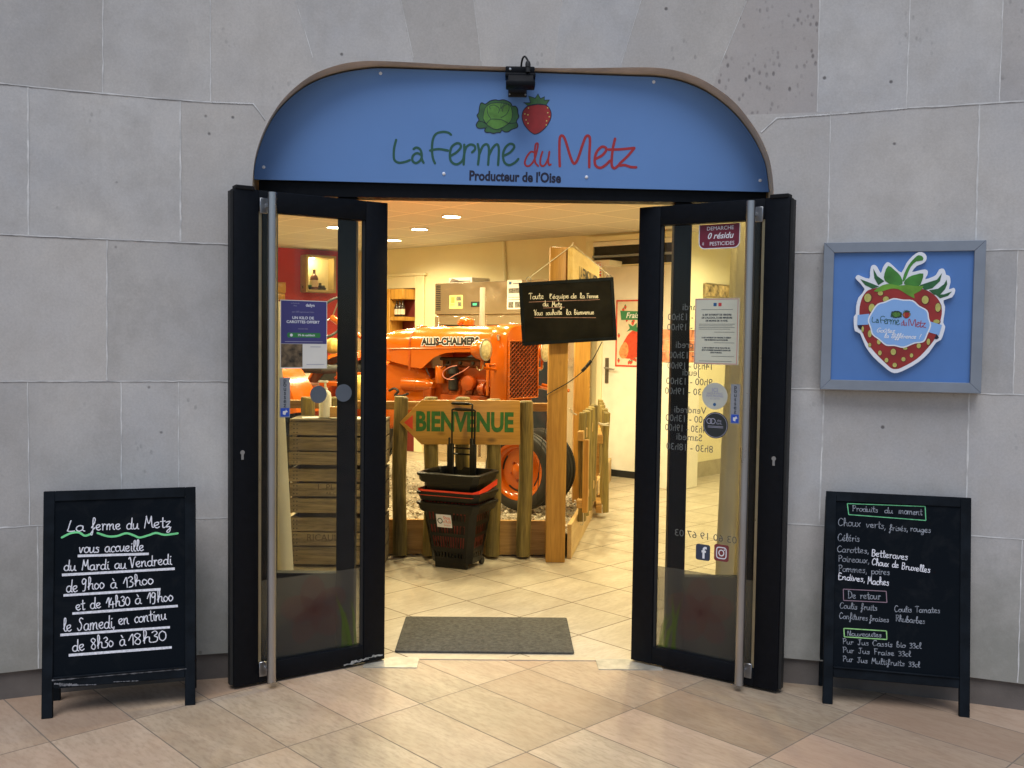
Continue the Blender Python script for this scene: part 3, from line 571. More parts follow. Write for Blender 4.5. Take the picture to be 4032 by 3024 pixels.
# frosted kick film with a flower print
for root, fr, x0, x1, q, s in ((doorL, fL, xa, xb, (640, 1245), -1), (doorR, fR, xc, xd, (1500, 1235), 1)):
    ft = fr.px(q[0]*D_, q[1]*D_, -.03)[1]
    k = MB(); k.box((x0, bh, -.0335), (x1, ft, -.0325), fr); fo = k.build('frosted_film', m_film, root)
    k = MB(); cx, cy = (x0+x1)/2 - s*.02, bh+.19
    for j in range(5):
        an = j*1.257+.4; px_, py_ = cx+.075*math.cos(an), cy+.07*math.sin(an)
        pts = [(px_+(.085*math.cos(t)*math.cos(an)-.06*math.sin(t)*math.sin(an)), py_+(.085*math.cos(t)*math.sin(an)+.06*math.sin(t)*math.cos(an))) for t in [i*.3927 for i in range(16)]]
        k.poly(pts, -.0318+.0002*j, fr)
    k.build('petal', m_petal, fo)
    k = MB(); xe = x1 if s < 0 else x0
    for j in range(6):
        bx = xe + s*random.uniform(.005, .11); hh = random.uniform(.10, .30); ln = random.uniform(-.08, .08); wq = random.uniform(.006, .013)
        if s*(bx+ln-xe) < .004: ln = abs(ln)*s
        k.poly([(bx-wq, bh), (bx+wq, bh), (bx+wq*.8+ln*.4, bh+hh*.6), (bx+ln, bh+hh), (bx-wq*.8+ln*.4, bh+hh*.6)], -.0315+.0003*(j % 4), fr)
    k.build('grass_blade', m_blade, fo)

# ------------------------------------------------------------------ posters and stickers on the glass
def on(fr, q, c=-.0235): return fr.px(q[0], q[1], c)
CQ = -.0232
z1 = zm(880, 740, .49419); z5 = zm(2440, 740, .49435); z7 = zm(2580, 1360, .5303)
def quadrect(fr, z, x0, y0, x1, y1, c=CQ):
    a0, b0 = fr.px(*z(x0, y1), c); a1, b1 = fr.px(*z(x1, y0), c); return a0, b0, a1, b1
m_purple = mat('purple print', (.055, .05, .20), .5, var=.04); m_greenp = mat('green print', (.03, .22, .06), .5); m_photo = mat('photo print of carrots', (.16, .11, .06), .5, var=.9, scale=28); m_gtext = mat('grey print', (.35, .35, .45), .6)
m_wine = mat('burgundy sticker', (.17, .012, .035), .5, var=.04); m_pale = mat('pale notice paper', (.62, .62, .50), .7, var=.03); m_ink = mat('ink', (.02, .03, .05), .6); m_tri = mat('print blue', (.02, .10, .25), .5); m_redp = mat('print red', (.55, .05, .05), .5)
a0, b0, a1, b1 = quadrect(fL, z1, 452, 903, 826, 1440)
r = thing('poster', 'purple carrot offer poster taped inside the left door glass', 'poster', tuple(fL.p(a0, b0, CQ)))
W, H = a1-a0, b1-b0; P = fL.sh(a0, b0, CQ)
k = MB(); k.box((0, 0, -.001), (W, H, 0), P); k.build('sheet', m_paper, r)
k = MB(); k.use(0).poly([(.003, H*.365), (W-.003, H*.365), (W-.003, H-.003), (.003, H-.003)], .0004, P)
k.use(1).poly([(W*.16, H*.455), (W*.84, H*.455), (W*.86, H*.49), (W*.84, H*.525), (W*.16, H*.525), (W*.14, H*.49)], .0007, P); k.use(2).poly([(.003, .006), (W*.47, .006), (W*.47, H*.36), (.003, H*.36)], .0004, P)
k.use(3); T_ = lambda s, x, y, sz, sx=1, o=0: k.text(s, P.sh(W*x, H*y), sz*H, sx, .0009, o)
T_('UN KILO DE', .48, .742, .055, 1.1, .0004); T_('CAROTTES OFFERT', .48, .682, .055, 1.06, .0004); T_('dailyn', .63, .93, .06, 1, .0004); T_('2% de cashback', .55, .49, .042, 1, .0003); k.disc(W*.23, H*.49, H*.022, .0009, P)
k.use(4); T_('La Ferme du', .31, .955, .026); T_('Metz', .31, .918, .026); T_('pour 20€ cagnotté avec Dailyn', .48, .83, .03, .9); T_('et aussi avec', .48, .585, .03)
k.ribbon([(W*.1, H*.395), (W*.9, H*.395)], .0025, .0009, P); k.ribbon([(W*.56, H*.06), (W*.94, H*.06)], .0022, .0007, P); k.ribbon([(W*.64, H*.32), (W*.86, H*.32)], .0022, .0007, P)
k.build('print', [m_purple, m_greenp, m_photo, m_wht, m_gtext], r)
def push(fr, z, x0, y0, x1, y1, which):
    a0, b0, a1, b1 = quadrect(fr, z, x0, y0, x1, y1); W, H = a1-a0, b1-b0; P = fr.sh(a0, b0, CQ)
    r = thing('push_sticker', 'narrow upright push sticker beside the pull bar of the %s door' % which, 'sticker', tuple(P.o), 0, 'push stickers on the doors')
    k = MB(); k.box((0, 0, -.001), (W, H, 0), P); k.build('backing', mat('grey sticker', (.30, .32, .36), .5), r)
    k = MB(); k.use(0).poly([(.004, .004), (W-.004, .004), (W-.004, H*.235), (.004, H*.235)], .0005, P); k.use(1)
    for i, ch in enumerate('poussez'): k.text(ch, P.sh(W*.5, H*(.93-.104*i)), W*.62, 1, .0007, .0003)
    k.use(2).poly([(W*.3, H*.08), (W*.55, H*.06), (W*.6, H*.12), (W*.8, H*.14), (W*.6, H*.2), (W*.55, H*.165), (W*.3, H*.16)], .0008, P)
    k.build('print', [mat('arrow blue', (.02, .09, .55), .5), m_ink, m_wht], r)
zb1 = zm(1080, 1100, .36172)
push(fL, zb1, 58, 1070, 172, 1505, 'left'); push(fR, z7, 556, 290, 632, 580, 'right')
def dot(fr, q, rad_px, name, label, m_, cat='sticker', group=None):
    a, b = fr.px(*q, CQ); rad = rad_px/FPX*(fr.p(a, b)-CAM).length; r = thing(name, label, cat, tuple(fr.p(a, b, CQ)), 0, group)
    k = MB(); k.prism([(rad*math.cos(t), rad*math.sin(t)) for t in [i*2*math.pi/40 for i in range(40)]], -.001, 0, fr.sh(a, b, CQ)); k.build('backing', m_, r); return r, fr.sh(a, b, CQ+.0004), rad
m_dot = mat('grey vinyl dot', (.10, .12, .15), .5, var=.04)
dot(fL, zb1(481, 1253), 34, 'safety_dot', 'plain grey safety dot nearer the pull bar of the left door', m_dot, group='grey dots on the left door'); dot(fL, zb1(755, 1236), 34, 'safety_dot', 'plain grey safety dot overlapping the dark mullion behind the left door', m_dot, group='grey dots on the left door')
r, P, q = dot(fR, z7(442, 377), 52, 'round_sticker', 'pale round reusable jars sticker on the right door', mat('pale vinyl', (.50, .51, .45), .5), group='round stickers on the right door')
k = MB(); k.use(0).text('ICI', P.sh(0, q*.45), q*.42, 1, 0, .0006); k.text('SACS À VRAC', P.sh(0, q*.2), q*.2, 1, 0, .0003); k.text('POTS PROPRES', P.sh(0, q*.0), q*.2, 1, 0, .0003); k.text('ACCEPTÉS', P.sh(0, -q*.2), q*.17); k.use(1).disc(0, -q*.62, q*.12, 0, P); k.build('print', [m_gtext, m_tri], r)
r, P, q = dot(fR, z7(447, 593), 51, 'round_sticker', 'black round sticker under the pale one on the right door', mat('black vinyl', (.02, .025, .028), .4), group='round stickers on the right door')
k = MB(); ring = [(q*.92*math.cos(t), q*.92*math.sin(t)) for t in [i*2*math.pi/48 for i in range(49)]]; k.ribbon(ring, q*.035, 0, P); k.text('the', P.sh(q*.3, q*.36), q*.26); k.text('fork.', P.sh(q*.3, q*.15), q*.26); k.ribbon([(-.5*q+q*.2*math.cos(t), q*.3+q*.2*math.sin(t)) for t in [i*.35 for i in range(19)]], q*.06, 0, P); k.ribbon([(-.22*q+q*.2*math.cos(t), q*.3+q*.2*math.sin(t)) for t in [i*.35 for i in range(19)]], q*.06, 0, P)
for yy in (-.08, -.17): k.ribbon([(-q*.6, q*yy), (q*.6, q*yy)], q*.035, 0, P)
k.build('print', m_gtext, r)
a0, b0, a1, b1 = quadrect(fR, z5, 628, 278, 962, 490); W, H = a1-a0, b1-b0; P = fR.sh(a0, b0, CQ)
r = thing('pesticide_sticker', 'burgundy zero pesticide residue sticker at the top of the right door glass', 'sticker', tuple(P.o))
def rr(W, H, rd, ins=0): 
    pts = [(ins, H)]; pts += [(ins+rd+rd*math.cos(t), ins+rd+rd*math.sin(t)) for t in [math.pi+i*math.pi/16 for i in range(9)]]; pts += [(W-ins-rd+rd*math.cos(t), ins+rd+rd*math.sin(t)) for t in [1.5*math.pi+i*math.pi/16 for i in range(9)]]; return pts + [(W-ins, H)]
k = MB(); k.prism(rr(W, H, .028), -.001, 0, P); k.build('backing', m_wht, r)
k = MB(); k.use(0).poly(rr(W, H, .025, .004), .0004, P); k.use(1); k.text('DEMARCHE', P.sh(W*.52, H*.83), H*.22, 1.02, .0008); k.text('0 résidu', P.sh(W*.52, H*.52), H*.35, .98, .0008, .0006, shear=.3); k.text('PESTICIDES', P.sh(W*.57, H*.20), H*.22, .98, .0008)
k.text('de', Fr(P.p(W*.11, H*.22), P.y, -P.x), H*.13, 1, .0008); k.build('print', [m_wine, m_wht], r)
a0, b0, a1, b1 = quadrect(fR, z5, 590, 876, 958, 1402); W, H = a1-a0, b1-b0; P = fR.sh(a0, b0, CQ)
r = thing('alcohol_notice', 'pale alcohol sales notice sheet with a red border on the right door', 'notice', tuple(P.o))
k = MB(); k.box((0, 0, -.001), (W, H, 0), P); k.build('sheet', m_pale, r)
k = MB(); k.use(2)
for a, b in (((.004, .004), (W-.008, .004)), ((W-.008, .004), (W-.008, H-.004)), ((W-.008, H-.004), (.004, H-.004)), ((.004, H-.004), (.004, .004))): k.ribbon([a, b], .002, .0004, P)
k.use(0)
for s, yy, sz in (("IL EST INTERDIT DE VENDRE", .75, .036), ("DE L'ALCOOL À DES MINEURS", .705, .036), ("DE MOINS DE 18 ANS.", .66, .036), ('IL EST INTERDIT DE VENDRE À CRÉDIT', .405, .027), ('DES BOISSONS ALCOOLIQUES.', .37, .027), ('IL EST INTERDIT DE SE TROUVER EN', .25, .027), ("ÉTAT D'IVRESSE MANIFESTE DANS LES", .215, .027), ('LIEUX PUBLICS.', .18, .027)):
    k.text(s, P.sh(W*.5, H*yy), H*sz, 1, .0005, .0004)
for yy, x0, x1 in ((.83, .15, .85), (.61, .1, .9), (.585, .1, .85), (.56, .1, .9), (.535, .1, .8), (.49, .45, .9), (.33, .45, .9), (.125, .4, .9), (.05, .12, .85)): k.ribbon([(W*x0, H*yy), (W*x1, H*yy)], .0013, .0005, P)
k.use(1).poly([(W*.42, H*.88), (W*.49, H*.88), (W*.49, H*.93), (W*.42, H*.93)], .0005, P); k.use(2).poly([(W*.53, H*.88), (W*.6, H*.88), (W*.6, H*.93), (W*.53, H*.93)], .0005, P)
k.build('print', [m_ink, m_tri, m_redp], r)
# mirrored opening hours and phone number, lettered on the inside face of the right leaf
m_hours = mat('grey vinyl letters', (.15, .16, .165), .5)
k = MB()
ROWT = [('Mardi', 500, 665, 950, 0), ('9h00 - 13h00', 380, 740, 1030, 0), ('14h30 - 19h00', 380, 760, 1112, 0), ('Mercredi', 445, 702, 1252, 0), ('9h00 - 13h00', 390, 740, 1336, 0), ('14h30 - 19h00', 382, 735, 1420, 0), ('Jeudi', 495, 635, 1472, 0), ('9h00 - 13h00', 366, 735, 1545, 0), ('14h30 - 19h00', 362, 745, 1625, 0)]
def mirrow(z, s, x0, x1, y, hs=.043):
    a, b = fR.px(*z((x0+x1)/2, y), -.034); w_ = fR.px(*z(x1, y), -.034)[0]-fR.px(*z(x0, y), -.034)[0]
    t = MB().text(s, WORLD, hs); w0 = max(q.x for q in t.v)-min(q.x for q in t.v); k.text(s, fR.sh(a, b, -.036), hs, w_/w0, 0, 0, True)
for s, x0, x1, y, _ in ROWT: mirrow(z5, s, x0, x1, y)
for s, x0, x1, y in (('Vendredi', 138, 375, 482), ('9h00 - 13h00', 74, 412, 548), ('14h30 - 19h00', 74, 400, 620), ('Samedi', 155, 345, 684), ('8h30 - 18h30', 78, 425, 762), ('03 60 19 67 03', 138, 598, 1420)): mirrow(z7, s, x0, x1, y, .044)
k.build('mirrored_lettering', m_hours, doorR)
for nm, x0, x1, y0, y1, kind in (('social_icon', 300, 408, 1485, 1588, 'f'), ('social_icon', 436, 547, 1487, 1595, 'c')):
    a0, b0, a1, b1 = quadrect(fR, z7, x0, y0, x1, y1); W, H = a1-a0, b1-b0; P = fR.sh(a0, b0, CQ)
    r = thing(nm, 'dark blue square sticker with a letter f on the right door' if kind == 'f' else 'dull red square sticker with a camera symbol on the right door', 'sticker', tuple(P.o), 0, 'social media stickers on the right door')
    k = MB(); rd = W*.15; pts = []
    for cx, cy, t0 in ((W-rd, H-rd, 0), (rd, H-rd, 1), (rd, rd, 2), (W-rd, rd, 3)): pts += [(cx+rd*math.cos((t0+i/4)*math.pi/2), cy+rd*math.sin((t0+i/4)*math.pi/2)) for i in range(5)]
    k.prism(pts, -.001, 0, P); k.build('backing', mat('blue icon' if kind == 'f' else 'red icon', (.03, .045, .085) if kind == 'f' else (.20, .035, .04), .5), r)
    k = MB()
    if kind == 'f': k.text('f', P.sh(W*.56, H*.45), H*1.0, 1, .0006, .002)
    else:
        sq = [(W*(.5+.33*math.copysign(abs(math.cos(t))**.45, math.cos(t))), H*(.5+.33*math.copysign(abs(math.sin(t))**.45, math.sin(t)))) for t in [i*2*math.pi/40 for i in range(41)]]
        k.ribbon(sq, W*.07, .0006, P); k.ribbon([(W*(.5+.17*math.cos(t)), H*(.5+.17*math.sin(t))) for t in [i*2*math.pi/30 for i in range(31)]], W*.07, .0006, P); k.disc(W*.7, H*.7, W*.045, .0006, P)
    k.build('symbol', m_wht, r)

# ------------------------------------------------------------------ pavement chalkboards
def aboard(f0, f1, lean, Ht, label):
    o = V((f0[0], f0[1], 0)); e = V((f1[0]-f0[0], f1[1]-f0[1], 0)); Wd = e.length; e.normalize(); b = V((-e.y, e.x, 0)); up = (V((0, 0, Ht)) + b*lean); L = up.length; fr = Fr(o, e, up)
    r = thing('pavement_chalkboard', label, 'chalkboard', tuple(o+e*Wd*.5), math.atan2(e.y, e.x), 'chalkboards standing on the pavement')
    sw, T = .040, .02
    for x in (0, Wd-sw):
        k = MB(); k.box((x, 0, -T), (x+sw, L, 0), fr); k.build('leg', m_boardf, r, .002)
    k = MB(); k.box((sw, L-sw, -T), (Wd-sw, L, -.0005), fr); k.box((sw, .112, -T), (Wd-sw, .150, -.0005), fr); k.box((sw, .150, -.004), (Wd-sw, .157, .006), fr); k.build('rail', m_boardf, r, .002)
    k = MB(); k.box((sw, .150, -.014), (Wd-sw, L-sw, -.006), fr); k.build('board', m_board, r)
    b2 = (V((0, 0, Ht-.01)) - b*(lean-.012)).normalized(); f2 = Fr(o+b*(2*lean-.02)+b*.02, e, b2)
    k = MB()
    for x in (.0, Wd-sw): k.box((x, 0, -.02), (x+sw, L-.03, 0), f2)
    k.box((sw, .112, -.018), (Wd-sw, .15, -.002), f2); k.box((sw, .15, -.014), (Wd-sw, L-.07, -.006), f2); k.build('rear_leaf', m_boardf, r, .002)
    return r, fr, Wd, L
def B(fr, z): return lambda x, y: fr.px(*z(x, y), -.006)
r, fr, Wd, L = aboard(onZ(162, 2833).xy, onZ(769, 2776).xy, .095, .872, 'black chalkboard with white opening hours and a green wavy line, on the left')
zb = zm(130, 1880, .59075); p = B(fr, zb); k = MB(); CL = -.0052
xu = (p(0, 700)[1]-p(0, 740)[1])/40
for s, x0, y0, x1, y1, xh in (('La', 215, 358, 345, 358, 36), ('ferme du', 385, 352, 705, 342, 38), ('Metz', 738, 338, 925, 332, 38), ('vous accueille', 305, 503, 740, 488, 36), ('du Mardi au', 205, 622, 622, 606, 34), ('Vendredi', 640, 600, 925, 578, 36), ('de', 220, 762, 300, 760, 40), ('9hOO à', 322, 748, 560, 735, 40), ('13hOO', 605, 735, 805, 708, 38), ('et de 14h30', 285, 885, 648, 852, 36), ('à 19hOO', 680, 845, 935, 822, 38), ('le Samedi,', 200, 1028, 550, 1000, 42), ('en continu', 570, 980, 890, 945, 38), ('de 8h3O à', 262, 1160, 620, 1118, 40), ('18h30', 640, 1118, 892, 1085, 40)):
    hand(k, fr, s, p(x0, y0), p(x1, y1), xh*xu, .0040, CL, .15)
for x0, y0, x1, y1 in ((298, 523, 772, 509), (193, 650, 945, 608), (203, 786, 850, 745), (262, 907, 965, 856), (182, 1050, 912, 998), (238, 1185, 925, 1132)): line(k, fr, p(x0, y0), p(x1, y1), 17*xu, CL)
k.build('chalk_writing', m_chalk, r)
k = MB()
for s in ('192,400 250,372 305,366 345,388 385,376', '430,370 500,392 560,390 620,372 670,385 710,400 770,385 820,370 880,382 965,372'): k.ribbon(crom([p(*q) for q in pp(s)], 6), 14*xu, CL, fr, .05)
k.build('green_wave', m_chalkg, r)
k = MB(); k.use(0)
for x0, y0, x1, y1, wd in ((128, 1352, 1020, 1275, 7), (145, 1375, 300, 1382, 10), (180, 1388, 420, 1380, 6), (540, 1362, 700, 1355, 5)): 
    a, b_ = fr.px(*zb(x0, y0), .0008), fr.px(*zb(x1, y1), .0008); k.ribbon([(a[0]+(b_[0]-a[0])*i/30, a[1]+(b_[1]-a[1])*i/30) for i in range(31)], wd*xu, .0015, fr, .8)
k.build('chalk_smear', mat('chalk dust', (.16, .16, .17), .95, var=.6, scale=60), r)
r, fr, Wd, L = aboard(onZ(3239, 2771).xy, onZ(3819, 2827).xy, .105, .872, 'black chalkboard listing seasonal produce in faint chalk, on the right')
zb = zm(3200, 1900, .57844); p = B(fr, zb); k = MB(); xu = (p(0, 700)[1]-p(0, 740)[1])/40
for m_, s, x0, y0, x1, y1, xh in ((0, 'Produits', 268, 193, 445, 203, 20), (0, 'du', 488, 206, 545, 210, 20), (0, 'moment', 585, 212, 745, 222, 22), (0, 'Choux', 172, 293, 328, 300, 26), (0, 'verts,', 362, 305, 500, 316, 24), (0, 'frisés,', 520, 325, 650, 332, 20), (0, 'rouges', 662, 330, 805, 342, 20), (0, 'Céléris', 170, 396, 320, 402, 24), (0, 'Carottes,', 166, 472, 385, 482, 22), (1, 'Betteraves', 398, 500, 648, 528, 24), (0, 'Poireaux,', 172, 536, 388, 550, 22), (1, 'Choux de', 402, 560, 585, 580, 22), (1, 'Bruxelles', 602, 588, 800, 614, 22), (0, 'Pommes,', 174, 604, 372, 616, 22), (0, 'poires', 398, 620, 525, 630, 22), (1, 'Endives,', 172, 658, 358, 676, 21), (1, 'Maches', 372, 690, 520, 700, 24), (0, 'De retour', 238, 786, 465, 796, 24), (0, 'Coulis fruits', 184, 855, 440, 872, 20), (0, 'Coulis Tomates', 556, 880, 868, 888, 20), (0, 'Confitures', 180, 925, 375, 940, 20), (0, 'fraises', 385, 942, 520, 950, 18), (0, 'Rhubarbes', 563, 944, 765, 962, 20), (0, 'Nouveautes', 235, 1042, 470, 1052, 17), (0, 'Pur Jus Cassis bio 33cl', 203, 1098, 740, 1130, 18), (0, 'Pur Jus Fraise 33cl', 203, 1156, 668, 1185, 18), (0, 'Pur Jus Multifruits 33cl', 203, 1216, 730, 1258, 18)):
    k.use(m_); hand(k, fr, s, p(x0, y0), p(x1, y1), xh*xu, 0.0026 if m_ == 0 else .0032, CL, .3)
k.build('chalk_writing', [m_chalkd, m_chalk], r)
for m_, c4, wd in ((mat('green chalk box', (.14, .50, .24), .9, var=.3, scale=50), ((235, 143), (765, 163), (770, 258), (245, 218)), 6), (m_chalkp, ((208, 725), (500, 740), (505, 816), (210, 802)), 5), (mat('yellow green chalk', (.30, .58, .22), .9, var=.3, scale=50), ((212, 992), (502, 1010), (505, 1068), (215, 1050)), 7)):
    k = MB()
    for a, b_ in zip(c4, c4[1:]+c4[:1]): line(k, fr, p(*a), p(*b_), wd*xu, CL)
    k.build('chalk_box', m_, r)

# ------------------------------------------------------------------ framed strawberry sign on the wall
ctr = V((1.3585, 4.011, 1.299)); ex = V((1.9465-1.3585, 3.816-4.011, 0)); W, H = ex.length, .617; fr = Fr(ctr, ex, (0, 0, 1))
r = thing('wall_sign', 'square grey framed sign with a big strawberry on blue', 'sign', tuple(ctr+ex*.5), math.atan2(ex.y, ex.x))
fwd = .042; k = MB(); T = .085
k.prism([(0, 0), (W, 0), (W-fwd, fwd), (fwd, fwd)], -T, 0, fr); k.prism([(W, 0), (W, H), (W-fwd, H-fwd), (W-fwd, fwd)], -T, 0, fr); k.prism([(W, H), (0, H), (fwd, H-fwd), (W-fwd, H-fwd)], -T, 0, fr); k.prism([(0, H), (0, 0), (fwd, fwd), (fwd, H-fwd)], -T, 0, fr)
k.build('frame', m_grame, r, .0015)
k = MB(); k.box((fwd, fwd, -.03), (W-fwd, H-fwd, -.014), fr); k.build('panel', mat('panel blue', (.082, .20, .49), .45, var=.03), r)
zs = zm(3180, 920, .39785); cs = -.010
S_ = lambda L, c=cs: [fr.px(*zs(*q), c) for q in L]
OUT = [(565, 548), (480, 450), (478, 425), (500, 408), (540, 425), (612, 445), (618, 380), (630, 322), (660, 308), (690, 330), (725, 390), (745, 335), (780, 285), (815, 290), (870, 340), (930, 385), (980, 290), (1040, 220), (1100, 183), (1150, 190), (1178, 225), (1170, 270), (1130, 300), (1080, 320), (1035, 378), (1100, 365), (1160, 353), (1190, 370), (1185, 410), (1165, 450), (1230, 430), (1275, 405), (1305, 352), (1345, 347), (1362, 375), (1372, 408), (1405, 420), (1415, 480), (1400, 550), (1445, 535), (1462, 565), (1430, 630), (1345, 660), (1360, 720), (1355, 790), (1342, 880), (1362, 920), (1345, 990), (1320, 1050), (1270, 1080), (1200, 1180), (1100, 1270), (980, 1340), (890, 1378), (830, 1372), (760, 1320), (650, 1220), (570, 1110), (520, 990), (470, 965), (458, 900), (458, 820), (478, 795), (480, 720), (505, 630)]
k = MB(); k.prism(crom(S_(OUT, .004), 2, True), -.012, .004, fr); cut = k.build('strawberry_cutout', m_wht, r)
c0 = .0045
RED = [(640, 545), (560, 600), (522, 690), (512, 800), (530, 930), (580, 1060), (670, 1180), (790, 1300), (830, 1332), (870, 1340), (930, 1325), (1080, 1240), (1190, 1130), (1270, 1020), (1310, 880), (1330, 760), (1300, 660), (1230, 590), (1130, 545), (900, 520)]
k = MB(); k.poly(crom(S_(RED, c0), 3, True), c0, fr); k.build('fruit', mat('printed strawberry red', (.30, .022, .02), .42, var=.25, scale=9), cut)
k = MB(); k.use(0)
for L in ([(520, 450), (640, 495), (710, 525), (640, 545), (570, 510)], [(650, 345), (690, 420), (760, 470), (700, 510), (660, 440)], [(1330, 390), (1310, 470), (1235, 540), (1160, 560), (1110, 510), (1200, 480), (1280, 455)], [(1375, 455), (1382, 500), (1360, 550), (1310, 605), (1250, 605), (1200, 560), (1290, 545), (1350, 500)], [(1428, 572), (1390, 615), (1310, 640), (1270, 605), (1350, 600)]): k.poly(S_(L, c0), c0+.0006, fr)
k.use(1)
for L in ([(798, 318), (860, 360), (920, 420), (940, 500), (850, 512), (765, 465), (760, 400)], [(1145, 395), (1130, 470), (1100, 520), (1020, 530), (950, 490), (1000, 430), (1070, 405)], [(940, 470), (955, 400), (1000, 310), (1060, 240), (1100, 213), (1140, 230), (1138, 265), (1075, 275), (1020, 330), (985, 410), (962, 462)]): k.poly(crom(S_(L, c0), 2, True), c0+.0009, fr)
k.use(2).poly(crom(S_([(655, 570), (740, 510), (820, 498), (900, 515), (980, 506), (1060, 520), (1145, 518), (1110, 570), (1050, 600), (1060, 640), (980, 600), (900, 550), (820, 545), (740, 570)], c0), 2, True), c0+.0012, fr)
k.build('leaf', [mat('leaf dark print', (.02, .11, .035), .5, var=.3, scale=20), mat('leaf mid print', (.05, .22, .03), .5, var=.35, scale=18), mat('leaf light print', (.14, .34, .03), .5, var=.25, scale=18)], cut)
k = MB()
for x, y, rx, ry in ((595, 635, 30, 38), (720, 590, 22, 20), (775, 650, 26, 26), (635, 735, 26, 38), (1163, 655, 28, 36), (1290, 730, 22, 38), (1275, 870, 26, 18), (545, 945, 10, 26), (615, 990, 16, 32), (705, 1070, 16, 24), (615, 1100, 13, 18), (715, 1180, 15, 22), (848, 1170, 22, 28), (1100, 1110, 17, 22), (965, 1135, 18, 12), (1195, 1070, 14, 28), (1028, 1205, 14, 18), (780, 1252, 16, 20), (948, 1243, 17, 19), (862, 1300, 18, 20)):
    a, b = fr.px(*zs(x, y), c0); kk = .39785/FPX*4.4; k.use(1).disc(a+.001, b-.0008, rx*kk*1.25, c0+.0006, fr, 14, ry*kk*1.2); k.use(0).disc(a, b, rx*kk, c0+.0009, fr, 14, ry*kk)
k.build('seed', [mat('seed print', (.50, .47, .12), .5, var=.2, scale=60), mat('seed rim print', (.14, .012, .012), .5)], cut)
k = MB(); k.use(0)
for L in ([(495, 805), (610, 793), (600, 900), (490, 905)], [(1215, 870), (1330, 905), (1300, 1005), (1200, 975)]): k.poly(S_(L, c0), c0+.0014, fr)
BADGE = [(595, 850), (640, 760), (690, 695), (765, 672), (850, 638), (945, 652), (1040, 658), (1105, 712), (1185, 760), (1203, 840), (1222, 910), (1187, 1000), (1150, 1072), (1060, 1088), (950, 1130), (860, 1112), (775, 1108), (705, 1050), (640, 1002), (618, 930)]
bc = (910, 880)
k.use(1).poly(crom(S_(BADGE, c0), 3, True), c0+.0018, fr); k.use(0).poly(crom(S_([(bc[0]+(x-bc[0])*.955, bc[1]+(y-bc[1])*.945) for x, y in BADGE], c0), 3, True), c0+.0022, fr)
k.use(2)
for L in ([(493, 905), (540, 903), (530, 955), (500, 930)], [(1278, 992), (1300, 1030), (1280, 1045), (1252, 1040)]): k.poly(S_(L, c0), c0+.0014, fr)
bd = k.build('badge', [m_blue2, m_wht, m_navy], cut)
c1 = c0+.0028
def lmap(x, y):
    t = (x-65)/(2095-65); return fr.px(*zs(638+(1170-638)*t, 876+(42)*t + (y-342)*.262), c1)
k = MB(); logo(k, lmap, fr, .0024, c1)
k.use(2); hand(k, fr, 'Goûtez', fr.px(*zs(680, 975), c1), fr.px(*zs(865, 982), c1), 20*.39785/FPX*4.4, .0026, c1, .2, .25); hand(k, fr, 'la différence !', fr.px(*zs(755, 1030), c1), fr.px(*zs(1112, 1040), c1), 20*.39785/FPX*4.4, .0026, c1, .2, .25)
k.build('lettering', [m_dgreen, m_dred, m_wht], bd)
def vmap(x, y): return fr.px(*zs(822+(x-85)/(1805-85)*195, 752+(y-115)/(1035-115)*82+ (x-85)/1720*4), c1)
mc, ms = MB(), MB(); veg(mc, ms, vmap, fr, .42, c1); mc.build('cabbage_emblem', [m_leafd, m_leafl, m_navy], bd); ms.build('strawberry_emblem', [m_berry, m_leafd, m_navy, m_seed], bd)

# ------------------------------------------------------------------ door mat
k = MB(); pts = []
for cx, cy, t0 in ((.366, 5.02, 0), (-.47, 5.015, 1), (-.468, 4.475, 2), (.362, 4.472, 3)): pts += [(cx+.012*math.cos((t0+i/3)*math.pi/2), cy+.012*math.sin((t0+i/3)*math.pi/2)) for i in range(4)]
k.prism(pts, 0, .010, Fr((0, 0, 0), (1, 0, 0), (0, 1, 0)))
tag(k.build('doormat', m_mat, None, .003, 2), 'dark grey ribbed doormat lying just inside the open doorway', 'doormat')

# ------------------------------------------------------------------ room shell
CEIL = 2.68
PA, PB, PC_, PD, PE, PF = (-4.5, 4.56), (4.5, 4.56), (4.5, 12.97), (1.85, 10.05), (-2.1, 13.37), (-4.5, 11.83)
def wall(a, b, m_, z0=0, z1=CEIL):
    e = V((a[0]-b[0], a[1]-b[1], 0)); f = Fr((*b, 0), e, (0, 0, 1)); k = MB(); k.box((-.0, z0, -.1), (e.length, z1, 0), f); struct('wall', k, m_); return f, e.length
fA = wall(PB, PC_, m_wallL); f3, _ = wall(PC_, PD, m_wallL); f1, L1 = wall(PD, PE, m_wall); f2, L2 = wall(PE, PF, m_red); wall(PF, PA, m_wall)
for a, b, z0 in ((PA, (hx0-.03, 4.56), 0), ((hx1+.03, 4.56), PB, 0), ((hx0-.03, 4.56), (hx1+.03, 4.56), 2.2)):
    k = MB(); k.box((a[0], 4.56, z0), (b[0], 4.66, CEIL)); struct('wall', k, m_wall)
